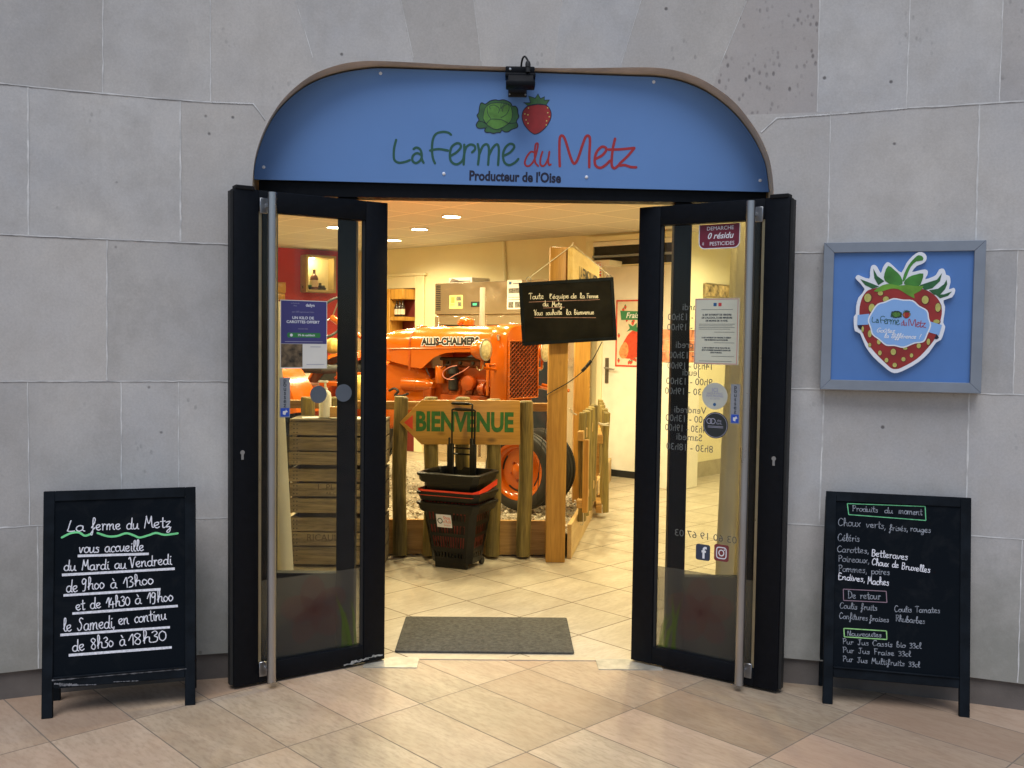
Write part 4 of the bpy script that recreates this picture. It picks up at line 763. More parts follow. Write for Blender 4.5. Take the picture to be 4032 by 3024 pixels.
# suspended ceiling with a grid of tiles
t = NT('ceiling tiles'); x, y, z = t.sep(t.co())[:3]; ca, sa = math.cos(R_(39.5)), math.sin(R_(39.5)); ox, oy = 0.0, 9.05
dx = t.math('SUBTRACT', x, ox); dy = t.math('SUBTRACT', y, oy)
a = t.math('DIVIDE', t.math('ADD', t.math('MULTIPLY', dx, ca), t.math('MULTIPLY', dy, sa)), .6); b = t.math('DIVIDE', t.math('SUBTRACT', t.math('MULTIPLY', dy, ca), t.math('MULTIPLY', dx, sa)), .6)
ed = lambda q: t.math('SUBTRACT', .5, t.math('ABSOLUTE', t.math('SUBTRACT', t.math('FRACT', q), .5)))
g = t.ramp(t.math('MINIMUM', ed(a), ed(b)), .018, .024, 1, 0)
wn = t.n('TexWhiteNoise', {0: t.comb(t.math('FLOOR', a), t.math('FLOOR', b))}).outputs['Value']
c = t.mix(t.math('MULTIPLY', wn, .35), (.66, .63, .56), (.56, .53, .46)); sp = t.ramp(t.noise(180, 2, t.co()), .35, .65, .9, 1.05); c = t.mix(1, c, t.n('CombineColor', {0: sp, 1: sp, 2: sp}).outputs[0], 'MULTIPLY')
t.bump(g, .5, .01); m_ceil = t.out(Base_Color=t.mix(g, c, (.84, .78, .66)), Roughness=.9)
k = MB(); k.poly([PA, PF, PE, PD, PC_, PB], CEIL); k.poly([PA, PB, PC_, PD, PE, PF], CEIL+.2); struct('ceiling', k, m_ceil)
k = MB(); k.box((0, 0, 0), (3.9, .17, .012), f3); k.box((0, 0, 0), (.012, .17, -.0), f3) if False else None; struct('skirting', k, mat('skirting tile', (.42, .38, .28), .6))

# ------------------------------------------------------------------ ceiling downlights, each with its own lamp
m_led = glow('lit diffuser', (1, .95, .78), 22)
dl = thing('downlight', 'small round downlight glowing in the tiled ceiling', 'light', (-.48, 9.25, CEIL), 0, 'round downlights in the shop ceiling')
k = MB(); k.lathe([(.10, 0), (.10, -.012), (.088, -.016), (.088, -.004)], Fr((-.48, 9.25, CEIL), (1, 0, 0), (0, 1, 0)), 28); k.build('trim_ring', m_white, dl)
k = MB(); k.lathe([(.087, -.006), (.06, -.010), (0, -.011)], Fr((-.48, 9.25, CEIL), (1, 0, 0), (0, 1, 0)), 28); k.build('diffuser', m_led, dl)
ld = bpy.data.lights.new('lamp', 'SPOT'); ld.energy = LAMP_W; ld.color = (1, .84, .47); ld.spot_size = R_(164); ld.spot_blend = .5; ld.shadow_soft_size = .08
lo = bpy.data.objects.new('lamp', ld); COL.objects.link(lo); lo.parent = dl; lo.location = (0, 0, -.03)
LPOS = [(-.88, 10.35, 'second of three downlights in the row above the tractor'), (-1.29, 11.55, 'farthest of the three downlights in the doorway, nearest the left door'), (-1.78, 10.30, 'downlight seen through the left door glass beside the mullion'), (-.1, 8.15, None), (.3, 7.05, None), (-1.4, 9.2, None), (-1.0, 8.1, None), (-.6, 7.0, None), (-2.6, 9.4, None), (-2.2, 8.0, None), (1.5, 8.6, None), (2.0, 7.0, None), (2.7, 9.6, None), (3.3, 8.0, None), (-1.9, 6.6, None), (.95, 5.2, None)]
dl['label'] = 'nearest of the three ceiling downlights in the open doorway'
for x, y, lb in LPOS:
    if lb: c = copy_tree(dl); c.location = (x, y, CEIL); c['label'] = lb
    else: c = lo.copy(); COL.objects.link(c); c.parent = None; c.location = (x, y, CEIL-.03)   # bare unseen lamps added to light the room, like more rows of downlights

# ------------------------------------------------------------------ white store door, window and poster on the far wall
def w1(z): return lambda x, y, c=0: f1.px(*z(x, y), c)
z3 = zm(1500, 760, .48227); z4 = zm(2180, 880, .30142); zr2 = zm(2120, 1380, .50667)
P = w1(z4); a0 = P(690, 620)[0]; zt = P(1000, 560)[1]; a1 = min(a0+.93, L1-.02); fr = f1
r = thing('store_door', 'plain white interior door with a steel lever beside the strawberry poster', 'door', tuple(fr.p((a0+a1)/2, 0, 0)))
k = MB(); k.box((a0, .02, .0), (a1, zt, .05), fr); k.build('leaf', m_white, r, .003)
k = MB(); k.box((a0-.07, 0, 0), (a0, zt+.02, .065), fr); k.box((a0, zt+.004, 0), (a1, zt+.02, .062), fr); k.build('door_frame', m_wallL, r, .003)
k = MB(); k.box((a0, .0, .05), (a1, .075, .058), fr); k.build('kick_strip', m_black, r)
ha, hb = fr.px(*zr2(530, 135), .06); k = MB(); k.box((ha-.022, hb-.17, .05), (ha+.022, hb+.11, .058), fr); pl = k.build('handle_plate', mat('dark steel plate', (.16, .14, .11), .4, .6), r)
k = MB(); k.tube([fr.p(ha, hb, .058), fr.p(ha, hb, .10), fr.p(ha+.02, hb-.004, .105), fr.p(ha+.13, hb-.012, .105)], .010, 10); k.build('lever', m_steel, pl)
# strawberry poster
a_l, b_t = fr.px(*z4(818, 1000), .055); _, b_b = fr.px(1500+1899*.48227, 760+1415*.48227, .055); Wp = .42
Hp = b_t-b_b; PF_ = fr.sh(a_l, b_b, .054)
r = thing('strawberry_poster', 'strawberry poster with a red border and green ribbon on the white door', 'poster', tuple(PF_.o))
k = MB(); k.poly([(0, 0), (Wp, 0), (Wp, Hp), (0, Hp)], 0, PF_); k.use(1); 
pw = .018
for a, b in (((0, pw/2), (Wp, pw/2)), ((0, Hp-pw/2), (Wp, Hp-pw/2)), ((pw/2, 0), (pw/2, Hp)), ((Wp-pw/2, 0), (Wp-pw/2, Hp))): k.ribbon([a, b], pw, .001, PF_, 0, False)
for i in range(34):
    x, y = random.uniform(.04, Wp-.04), random.uniform(.04, Hp-.04); an = random.uniform(-.6, .6); s = .022
    if .06 < x and .10 < y < Hp*.62: continue
    k.use(1).poly([(x+s*(u*math.cos(an)-v*math.sin(an)), y+s*(u*math.sin(an)+v*math.cos(an))) for u, v in ((0, -1.2), (.6, -.4), (.8, .3), (.4, .8), (-.4, .8), (-.8, .3), (-.6, -.4))], .0012, PF_)
    k.use(2).poly([(x+s*(u*math.cos(an)-v*math.sin(an)), y+s*(u*math.sin(an)+v*math.cos(an))) for u, v in ((-.7, .9), (0, .6), (.7, .9), (.3, 1.1), (.1, 1.6), (-.2, 1.1))], .0014, PF_)
k.use(3).poly(crom([(.05, .16), (.10, .26), (.17, .36), (.25, .40), (.33, .34), (.37, .22), (.30, .12), (.20, .09), (.10, .10)], 3, True), .0016, PF_); k.use(4).poly(crom([(.05, .14), (.07, .22), (.13, .27), (.17, .20), (.15, .11), (.09, .09)], 3, True), .0018, PF_)
k.use(2).poly([(.14, .38), (.18, .42), (.16, .47), (.22, .44), (.27, .48), (.27, .43), (.33, .42), (.27, .38), (.2, .40)], .0018, PF_); k.poly([(.07, Hp*.70), (.055, Hp*.84), (Wp, Hp*.82), (Wp, Hp*.70)], .0016, PF_)
k.use(5).text('Fraises', PF_.sh(.245, Hp*.765), .085, 1.0, .002, .001, shear=.25)
k.build('print', [mat('poster cream', (.70, .62, .48), .6), mat('poster red', (.62, .06, .03), .5, var=.3, scale=40), mat('poster green', (.03, .22, .09), .5), mat('poster strawberry', (.66, .06, .02), .45, var=.3, scale=30), mat('poster cut fruit', (.80, .28, .10), .5, var=.4, scale=30), m_wht], r)
# high shutter window over the door
P = w1(z4); a0 = P(545, 300)[0]; a1 = L1-.03
r = thing('high_window', 'dark high window with a half lowered roller shutter above the white door', 'window', tuple(fr.p(a0+.4, 2.2, 0)))
b0 = zt+.022; b1 = CEIL-.085
k = MB(); k.box((a0, b0, .004), (a1, b1, .02), fr); k.build('dark_pane', m_black, r)
k = MB(); k.box((a0-.10, b1, 0), (a1, b1+.06, .04), fr); k.box((a0-.10, b0, 0), (a0, b1, .04), fr); k.build('casing', m_wallL, r, .003)
k = MB(); k.box((a0, b1-.055, .02), (a1, b1-.004, .05), fr); k.build('shutter_box', m_white, r, .003)
bm_ = P(800, 430)[1]; k = MB(); k.box((a0, bm_-.012, .02), (a1, bm_+.012, .06), fr); k.build('slat', m_grame, r)
k = MB(); k.tube([f1.p(P_[0], P_[1], .02) for P_ in (f1.px(*z3(1000, 395), .02), f1.px(*z3(1015, 720), .02))], .022, 8); tag(k.build('conduit', m_wallL), 'cream cable conduit running down the far wall', 'conduit')

# ------------------------------------------------------------------ fenced tractor display: edging, gravel, log fences, posts
z4_ = zm(1500, 1500, .46112); YF = 6.45; FF = Fr((0, YF, 0), (1, 0, 0), (0, 0, 1))
fx = lambda X: FF.px(X, 1700)[0]
sdx = lambda y: .50 + (y-6.40)*.19            # the side of the display runs back and to the right
bt = FF.px(*z4_(1100, 1205))[1]
r = thing('display_edging', 'low pine boards edging the gravel bed of the tractor display', 'edging', (.45, 6.5, 0))
k = MB(); k.box((-2.6, 6.505, .01), (.47, 6.535, bt)); k.build('front_board', m_logx, r, .002)
e = V((sdx(10.2)-sdx(6.44), 10.2-6.44, 0)); sf = Fr((sdx(6.44), 6.44, 0), e, (0, 0, 1))
k = MB(); k.box((0, .0, -.03), (3.8, bt-.01, .0), sf); k.build('side_board', wood('side board', (.46, .29, .11), (.60, .42, .18), 1, .5), r, .002)
k = MB(); nx, ny = 60, 44
for j in range(ny+1):
    for i in range(nx+1):
        y = 6.54+(10.4-6.54)*j/ny; x = -3.2+(sdx(y)-.03+3.2)*i/nx; k.v.append(V((x, y, .145+random.uniform(-.012, .012))))
k.f = [(j*(nx+1)+i, j*(nx+1)+i+1, (j+1)*(nx+1)+i+1, (j+1)*(nx+1)+i) for j in range(ny) for i in range(nx)]; k.mi = [0]*len(k.f)
for _ in range(2600):
    y = 6.56+random.random()**1.7*2.6; x = random.uniform(-1.9, sdx(y)-.06); s = random.uniform(.008, .022); c = V((x, y, .155+s*.3)); k.use(random.choice((0, 1, 2)))
    q = Matrix.Rotation(random.uniform(0, 6), 3, 'Z') @ Matrix.Rotation(random.uniform(-.6, .6), 3, 'X')
    vs = [c + q @ V((a*s*random.uniform(.8, 1.3), b*s*random.uniform(.6, 1), d*s*.6)) for a, b, d in ((1, 0, 0), (0, 1, 0), (-1, 0, 0), (0, -1, 0), (0, 0, 1), (0, 0, -1))]
    k.add(vs, [(0, 1, 4), (1, 2, 4), (2, 3, 4), (3, 0, 4), (1, 0, 5), (2, 1, 5), (3, 2, 5), (0, 3, 5)])
o = k.build('gravel', [mat('gravel bed', (.34, .29, .21), .95, var=.6, scale=40, bump=.8), mat('pale pebble', (.56, .51, .42), .8), mat('brown pebble', (.27, .21, .14), .8)], None, 0, 1, 20); tag(o, 'pale gravel filling the bed around the orange tractor', 'gravel', None, 'stuff')
def log(fr, hgt, rad, z0=0, half=False):
    n = 14; k = MB(); ph = random.uniform(0, 6); prof = []
    m = 9; vs = []
    for i in range(m):
        zz = z0+(hgt-z0)*i/(m-1); rr_ = rad*(1+.03*math.sin(ph+i*1.3)); ox = .006*math.sin(ph*2+i*.7)
        for q in range(n):
            a = 2*math.pi*q/n; c_, s_ = math.cos(a), math.sin(a)
            if half and c_ < 0: c_ *= .05
            vs.append(fr.p(ox+rr_*c_*(1+.025*math.sin(3*a+ph)), rr_*s_, zz))
    fs = [(i*n+q, i*n+(q+1) % n, (i+1)*n+(q+1) % n, (i+1)*n+q) for i in range(m-1) for q in range(n)] + [list(range(n))[::-1]]
    t0 = len(vs); vs += [fr.p(rad*.82*math.cos(2*math.pi*q/n)*(.05 if half and math.cos(2*math.pi*q/n) < 0 else 1), rad*.82*math.sin(2*math.pi*q/n), hgt+.010) for q in range(n)]
    fs += [((m-1)*n+q, (m-1)*n+(q+1) % n, t0+(q+1) % n, t0+q) for q in range(n)] + [[t0+q for q in range(n)]]
    k.add(vs, fs); return k
m_loge = m_log
fence = thing('log_fence', 'front fence of round treated logs standing before the orange tractor', 'fence', (-.6, YF, 0))
tops = {1575.8: 145, 1698: 150, 1823: 150, 1945: 165, 2070.5: 182, 1451: 150, 1326: 150, 1209: 150, 1088: 150}
for X, ty in tops.items():
    x = fx(X); zt_ = FF.px(X, 1500+ty*.46112)[1]
    log(Fr((x, YF, 0), (1, 0, 0), (0, 1, 0)), zt_, .0485, .018).build('log_post', m_log, fence)
k = MB(); rz0 = FF.px(*z4_(1370, 265))[1]; rz1 = FF.px(*z4_(1370, 195))[1]; k.box((-2.6, 6.50, rz0), (.335, 6.545, rz1)); k.build('rail', m_logx, fence, .003)
# corner post, sign board, second post
x0, x1 = Fr((0, 6.33, 0)).px(2152, 2000)[0], Fr((0, 6.33, 0)).px(2227, 2000)[0]
zt_ = Fr((0, 6.33, 0)).px(2190, 972)[1]
k = MB(); k.box((x0, 6.33, 0), (x1, 6.46, zt_)); tag(k.build('timber_post', m_post, None, .004, 2), 'tall square pine post at the near corner of the tractor display', 'post', 'square posts of the tractor display')
k = MB(); a = onY(2264, 1450, 7.9).x; k.box((a, 7.90, .12), (a+.125, 8.03, 2.02)); tag(k.build('timber_post', m_post, None, .004, 2), 'second square pine post, standing behind the hanging chalkboard', 'post', 'square posts of the tractor display')
e = V((.81-.475, 7.83-6.30, 0)); bf = Fr((.475, 6.30, 0), e, (0, 0, 1)); Lb = e.length
r = thing('post_sign', 'yellow pine sign board running back from the top of the corner post', 'sign', tuple(bf.o + V((0, 0, 1.8))))
k = MB(); k.box((0, 1.70, -.035), (Lb, zt_-.005, 0), bf); k.build('board', wood('sign pine', (.66, .45, .15), (.78, .58, .24), 1, .5, .6), r, .002)
k = MB(); k.text('LA FERME DU METZ', bf.sh(Lb*.55, 1.955), .13, .95, .002, .002); k.text('PRODUCTEUR DE L\'OISE', bf.sh(Lb*.55, 1.82), .09, 1, .002, .001); k.build('lettering', m_black, r)
# side fence and gate
sfence = thing('log_fence', 'short side fence of half round logs right of the corner post', 'fence', (sdx(7.2), 7.2, 0))
for i in range(5):
    y = 6.84+.22*i; log(Fr((sdx(y)+.002, y, 0), (1, -.19, 0), (.19, 1, 0), (0, 0, 1)), .965, .052, .19, True).build('log_post', m_log, sfence)
k = MB(); sr = Fr((sdx(6.72), 6.72, 0), e if False else (.19, 1, 0), (0, 0, 1))
k.box((0, .78, .0), (1.25, .85, .04), sr); k.build('rail', m_logx, sfence, .003); k = MB(); k.box((0, .30, .0), (1.25, .36, .04), sr); k.build('rail', m_logx, sfence, .003); k = MB(); k.box((-.002, .27, .04), (.045, .79, .08), sr); k.build('stake', m_post, sfence, .003)
gate = thing('picket_gate', 'open gate of log pickets standing ajar beside the display', 'gate', (.95, 9.0, 0)); gx = lambda y: .885+(y-8.0)*.075
for i in range(5):
    y = 8.0+.42*i; log(Fr((gx(y), y, 0), (1, -.1, 0), (.1, 1, 0), (0, 0, 1)), .885, .052, .045, True).build('log_post', m_log, gate)
gf = Fr((gx(7.94), 7.94, 0), (.075, 1, 0), (0, 0, 1))
for z0, z1_ in ((.63, .70), (.045, .11)):
    k = MB(); k.box((0, z0, -.052), (1.85, z1_, -.004), gf)
    k.f = [f for f in k.f]; k.build('rail', m_logx, gate, .003)
k = MB(); k.box((.9, .11, -.04), (.96, .63, -.006), gf); k.build('brace', m_logx, gate)
gp = lambda x, y, d=7.93: onY(*zr2(x, y), d)
k = MB()
for dz in (0, .018): k.tube([V(q) for q in crom([tuple(gp(385, 545, 8.2)+V((0, 0, dz))), tuple(gp(430, 558, 8.0)+V((0, 0, dz*.6))), tuple(gp(500, 578)+V((0, 0, dz*.4))), tuple(gp(545, 582)+V((0, 0, dz)))], 5)], .006, 6)
tag(k.build('rope_tie', mat('pale rope', (.66, .60, .46), .9)), 'pale rope looped round the near picket of the open gate', 'rope', 'rope ties on the pickets')
gp2 = lambda x, y: onY(*zr2(x, y), 6.78)
k = MB(); k.tube([V(q) for q in crom([tuple(gp2(242, 452)), tuple(gp2(255, 475)), tuple(gp2(280, 492)), tuple(gp2(298, 500))], 5)], .006, 6); k.tube([V(q) for q in crom([tuple(gp2(345, 1205)), tuple(gp2(350, 1290)), tuple(gp2(345, 1350)), tuple(gp2(325, 1352))], 5)], .004, 6)
tag(k.build('rope_tie', mat('pale rope', (.66, .60, .46), .9)), 'pale rope tied round the first log of the side fence', 'rope', 'rope ties on the pickets')

# ------------------------------------------------------------------ carved arrow sign
YA_ = 6.392; AF = Fr((0, YA_, 0), (1, 0, 0), (0, 0, 1)); A4 = lambda x, y: AF.px(*z4_(x, y))
r = thing('arrow_sign', 'varnished wooden arrow sign with carved green welcome lettering and a red tip', 'sign', tuple(AF.p(*A4(670, 350))))
k = MB(); k.prism([A4(158, 355), A4(345, 163), A4(1186, 168), A4(1188, 546), A4(345, 543)], -.028, 0, AF); k.build('board', m_orow, r, .004, 2)
k = MB(); k.use(0)
a0, b0 = A4(298, 430); a1, b1 = A4(1128, 285); t_ = MB().text('BIENVENUE', WORLD, .1); w0 = max(q.x for q in t_.v)-min(q.x for q in t_.v); h0 = max(q.y for q in t_.v)-min(q.y for q in t_.v)
sz = .1*(b1-b0)/h0; k.text('BIENVENUE', AF.sh((a0+a1)/2, (b0+b1)/2), sz, (a1-a0)/(w0*sz/.1)*.99, .0012, .0075)
k.use(1).poly([A4(198, 355), A4(272, 418), A4(272, 290)], .0012, AF)
k.build('lettering', [mat('carved green paint', (.035, .15, .02), .45, var=.25, scale=30), mat('red paint tip', (.70, .06, .02), .45)], r)

# ------------------------------------------------------------------ hanging chalkboard
HF = Fr((0, 6.26, 0), (1, 0, 0), (0, 0, 1)); H3 = lambda x, y: HF.px(*z3(x, y))
TL, TR, BR, BL = H3(1135, 732), H3(1910, 685), H3(1928, 1205), H3(1155, 1248)
exv = V((TR[0]-TL[0], 0, TR[1]-TL[1])); hf = Fr((BL[0], 6.26, BL[1]), exv, V((TL[0]-BL[0], 0, TL[1]-BL[1]))); Wb = exv.length; Hb = math.hypot(TL[0]-BL[0], TL[1]-BL[1])
hf = Fr(hf.o, hf.x, (hf.x.cross(V((0, -1, 0)))*-1), (0, -1, 0))
if hf.y.z < 0: hf.y = -hf.y
r = thing('hanging_chalkboard', 'black chalkboard hung by a string on the corner post with a welcome note', 'chalkboard', tuple(hf.p(Wb/2, Hb/2)))
k = MB(); fwb = .022; k.box((0, 0, -.018), (Wb, fwb, 0), hf); k.box((0, Hb-fwb, -.018), (Wb, Hb, 0), hf); k.box((0, fwb, -.018), (fwb, Hb-fwb, 0), hf); k.box((Wb-fwb, fwb, -.018), (Wb, Hb-fwb, 0), hf); k.build('frame', m_boardf, r, .002)
k = MB(); k.box((fwb, fwb, -.012), (Wb-fwb, Hb-fwb, -.005), hf); k.build('board', mat('dull slate', (.008, .0075, .006), .8, var=.5, scale=8, Specular_IOR_Level=.15), r)
q3 = lambda x, y: hf.px(*z3(x, y), -.005); xu = (q3(1300, 900)[1]-q3(1300, 940)[1])/40
k = MB()
for s, x0, y0, x1, y1, xh in (('Toute', 1210, 868, 1330, 862, 24), ("l'équipe", 1375, 864, 1535, 858, 20), ('de la', 1550, 860, 1665, 858, 20), ('Ferme', 1680, 858, 1775, 856, 18), ('du', 1322, 925, 1368, 924, 22), ('Metz', 1395, 930, 1480, 930, 22), ('Vous', 1250, 998, 1322, 996, 22), ('souhaite', 1345, 996, 1480, 992, 20), ('la', 1512, 994, 1555, 992, 22), ('bienvenue', 1578, 992, 1740, 990, 20)): hand(k, hf, s, q3(x0, y0), q3(x1, y1), xh*xu, .0041, -.0040, .3)
k.build('chalk_writing', mat('chalk warm white', (.70, .67, .58), .9, var=.25, scale=60), r)
k = MB()
for x0, y0, x1, y1 in ((1208, 890, 1785, 870), (1325, 938, 1500, 933), (1252, 1016, 1755, 1018)): line(k, hf, q3(x0, y0), q3(x1, y1), .0038, -.0043, .001)
k.build('chalk_underline', mat('pink chalk line', (.30, .17, .15), .9, var=.3, scale=60), r)
k = MB(); ap = onY(*z3(1567, 422), 6.315)
k.tube([hf.p(*q3(1205, 690)), hf.p(*q3(1212, 690)), ap, hf.p(*q3(1862, 672))], .0032, 6); k.build('string', mat('string', (.66, .60, .45), .9), r)
k = MB()
for x, y in ((1205, 690), (1862, 672)):
    a, b = q3(x, y); k.tube([hf.p(a+.016*math.cos(t), b-.014+.016*math.sin(t), -.01) for t in [i*.45 for i in range(15)]], .003, 6)
k.build('hook', m_steel, r)
k = MB(); k.tube([ap+V((0, .06, 0)), ap+V((0, -.012, .012))], .003, 6); k.build('nail', m_steel, r)
k = MB(); cb = lambda x, y: tuple(onY(*zr2(x, y), 6.31))
k.tube([V(q) for q in crom([tuple(onY(*z3(1805, 1215), 6.27)), cb(415, 80), cb(340, 165), cb(230, 250), cb(110, 318), cb(65, 350), cb(70, 400)], 6)], .0032, 6)
for a, b in (((410, 80), (370, 130)), ((368, 132), (338, 162))): k.tube([V(cb(*a)), V(cb(*b))], .011, 8)
k.tube([V(q) for q in crom([tuple(onY(*zr2(72, 480), 6.6)), tuple(onY(*zr2(50, 620), 6.6)), tuple(onY(*zr2(20, 760), 6.6)), tuple(onY(*zr2(2, 980), 6.6)), tuple(onY(*zr2(-10, 1180), 6.6))], 6)], .003, 6)
tag(k.build('power_cable', m_black), 'thin black cable with an inline plug drooping below the hanging chalkboard', 'cable')

# ------------------------------------------------------------------ orange vintage tractor
TO = V((.186, 7.747, .10)); th = R_(-33); tu = V((math.cos(th), math.sin(th), 0)); tl = V((-math.sin(th), math.cos(th), 0)); TF = Fr(TO, tu, tl, (0, 0, 1))
tr = thing('tractor', 'orange vintage farm tractor with round headlamps behind the log fence', 'tractor', tuple(TO), th)
def sect(x, hw, zb, zt, rc, closed=False, n=6):
    pts = [(-hw, zb), (-hw, (zb+zt-rc)/2)]; pts += [(-hw+rc-rc*math.cos(i*math.pi/2/n), zt-rc*.8+rc*.8*math.sin(i*math.pi/2/n)) for i in range(n+1)]
    pts += [(-a, b) for a, b in pts[::-1]]
    if closed: pts += [(hw*.6, zb-.035), (-hw*.6, zb-.035)]
    return [TF.p(x, a, b) for a, b in pts]
def loft(k, secs, closed=False, caps=(False, False)):
    n = len(secs[0]); vs = [q for s in secs for q in s]; m = n if closed else n-1
    fs = [(i*n+q, (i+1)*n+q, (i+1)*n+(q+1) % n, i*n+(q+1) % n) for i in range(len(secs)-1) for q in range(m)]
    if caps[0]: fs.append(list(range(n)))
    if caps[1]: fs.append([(len(secs)-1)*n+q for q in range(n)][::-1])
    k.add(vs, fs)
k = MB(); loft(k, [sect(*a, True) for a in ((-1.46, .07, 1.31, 1.37, .05), (-1.43, .12, 1.275, 1.40, .08), (-1.36, .18, 1.235, 1.435, .13), (-1.25, .22, 1.205, 1.462, .16), (-1.10, .234, 1.178, 1.478, .18), (-.96, .2345, 1.155, 1.488, .18), (-.86, .2345, 1.175, 1.492, .18))], True, (True, True)); k.build('fuel_tank', m_org, tr)
prof = [(-.90, 1.146), (-.864, 1.138), (-.835, 1.148), (-.79, 1.184), (-.75, 1.214), (-.714, 1.237), (-.65, 1.262), (-.59, 1.277), (-.48, 1.284), (-.35, 1.287), (-.15, 1.287)]
k = MB(); loft(k, [sect(x, .2355, zb_, 1.4925+(x+.9)*.022, .18) for x, zb_ in [(-.97, 1.150)]+prof]); k.build('bonnet', m_org, tr)
k = MB()
for sg in (-1, 1): k.tube([TF.p(x, sg*.236, 1.300+(x+1.2)*.025) for x in (-1.22, -1.0, -.7, -.4, -.15)], .006, 6)
k.build('belt_line', m_org, tr)
k = MB(); k.add([q for x in (-.985, -.965) for q in sect(x, .240, 1.12, 1.4945, .18)], [(q, 18-18+q+1, 18+q+1, 18+q) for q in range(17)] if len(sect(0, .2, 1, 1.4, .1)) == 18 else []); k.build('tank_strap', m_orgd, tr)
k = MB(); loft(k, [sect(*a) + [TF.p(a[0], .1, a[2]), TF.p(a[0], -.1, a[2])] for a in ((-.152, .240, .905, 1.512, .15), (-.14, .2425, .905, 1.516, .15), (-.02, .2425, .905, 1.512, .15), (.0, .236, .912, 1.503, .15))], True, (True, True)); k.build('radiator_shell', m_org, tr)
GF = Fr(TF.p(.003, 0, 0), tl, (0, 0, 1)); gy0, gy1, gz0, gz1 = -.218, .218, .925, 1.378
if GF.z.dot(tu) < 0: GF.z = -GF.z
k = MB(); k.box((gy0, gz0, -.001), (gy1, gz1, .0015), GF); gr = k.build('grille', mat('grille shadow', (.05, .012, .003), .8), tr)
k = MB(); nc = 15
for i in range(nc+1):
    yc = gy0+(gy1-gy0)*i/nc; k.tube([GF.p(yc+.0125*(1 if (j+i) % 2 else -1), gz0+(gz1-gz0)*j/26, .010+.002*(j % 2)) for j in range(27)], .0042, 5)
k.build('grille_mesh', m_orgd, gr)
k = MB()
for a, b in (((gy0-.01, gz0-.012), (gy1+.01, gz0)), ((gy0-.01, gz1), (gy1+.01, gz1+.010)), ((gy1, gz0), (gy1+.012, gz1)), ((gy0-.012, gz0), (gy0, gz1))): k.box((*a, .0), (*b, .018), GF)
k.build('grille_frame', m_org, gr, .002)
HP = Fr(TF.p(0, -.2385, 0), tu, (0, 0, 1)); z5_ = zm(1520, 1240, 1/3.3515); hp = lambda x, y: HP.px(*z5_(x, y))
a0, b0 = hp(475, 408); a1, b1 = hp(1172, 402); hh = hp(475, 300)[1]-b0; full = (a1-a0)*14/13.1
tt = MB().text('ALLIS-CHALMERS', WORLD, .1); w0 = max(q.x for q in tt.v)-min(q.x for q in tt.v); h0 = max(q.y for q in tt.v)-min(q.y for q in tt.v); sz = .1*hh/h0*.84
k = MB(); sx = full/(w0*sz/.1); lf = Fr(HP.p(a0+full/2, b0+hh/2+.004), tu*math.cos(.02)+V((0, 0, 1))*math.sin(.02), V((0, 0, 1))); k.use(0).text('ALLIS-CHALMERS', lf, sz, sx, .0, .0105); k.use(1).text('ALLIS-CHALMERS', lf, sz, sx, .0008, .0042); k.build('lettering', [m_wht, m_black], tr)
for loc in ((-.062, -.45, 1.311), (-.02, .40, 1.295)):
    lfr = Fr(TF.p(*loc), tl, (0, 0, 1), tu); k = MB(); k.lathe([(0, -.125), (.03, -.122), (.055, -.105), (.074, -.07), (.083, -.03), (.085, -.01), (.088, -.008), (.088, .004), (.080, .006)], lfr, 28); hl = k.build('headlight', m_org, tr)
    k = MB(); k.lathe([(.081, .004), (.07, .014), (.045, .021), (0, .024)], lfr, 28); k.build('lens', m_lens, hl)
    k = MB(); k.lathe([(.083, .002), (.087, .004), (.087, .009), (.080, .011)], lfr, 28); k.build('lens_ring', m_steel, hl)
    s = -1 if loc[1] < 0 else 1
    k = MB(); k.tube([TF.p(loc[0]-.03, loc[1], loc[2]-.08), TF.p(loc[0]-.03, loc[1], loc[2]-.14), TF.p(loc[0]-.06, s*.30, loc[2]-.15), TF.p(-.10, s*.243, 1.15)], .012, 8); k.build('bracket', m_org, hl)
    k = MB(); c = TF.p(loc[0]-.05, loc[1], loc[2]-.13); k.tube([c + tu*.03*math.cos(t) + V((0, 0, 1))*.03*math.sin(t) for t in [math.pi+i*.25 for i in range(16)]], .005, 6); k.build('cable_loop', m_bead, hl)
def cyl(p, ax, r0, h, n=18, prof=None):
    az = V(ax).normalized(); axx = az.orthogonal().normalized(); f = Fr(TF.p(*p), axx, az.cross(axx), az); return MB().lathe(prof or [(r0*.9, 0), (r0, .006), (r0, h-.006), (r0*.9, h)], f, n)
Z = V((0, 0, 1))
k = MB(); k.box((-.82, -.13, .62), (-.17, .13, 1.06), TF); k.box((-.74, -.10, 1.06), (-.20, .10, 1.16), TF); k.box((-.70, -.17, .70), (-.22, -.13, .93), TF)
for i in range(4): k.box((-.70+.12*i, -.145, .93), (-.63+.12*i, -.13, 1.04), TF)
k.box((-.62, -.16, .89), (-.52, -.13, .96), TF); k.build('engine_block', m_orgd, tr, .012, 2)
k = MB(); k.box((-.72, -.12, 1.16), (-.19, .12, 1.235), TF)
k.build('cylinder_head', mat('sooty head', (.16, .035, .008), .55, var=.5, scale=20, bump=.4), tr, .012, 2)
k = MB()
for i in range(4): k.tube([TF.p(-.66+.13*i, -.10, 1.19), TF.p(-.66+.13*i, -.135, 1.195)], .014, 8)
k.tube([TF.p(-.72, -.14, 1.225), TF.p(-.2, -.14, 1.235)], .014, 10); k.build('spark_plug', mat('dark metal', (.05, .045, .04), .5, .5), tr)
cyl((-.69, -.18, 1.02), Z, .046, .145).build('oil_filter', m_org, tr)
cyl((-1.10, -.16, 1.0), tu, .058, .33, 20, [(.045, 0), (.058, .006), (.058, .15), (.061, .152), (.061, .165), (.058, .167), (.056, .26), (.05, .30), (.03, .33)]).build('starter_motor', m_org, tr)
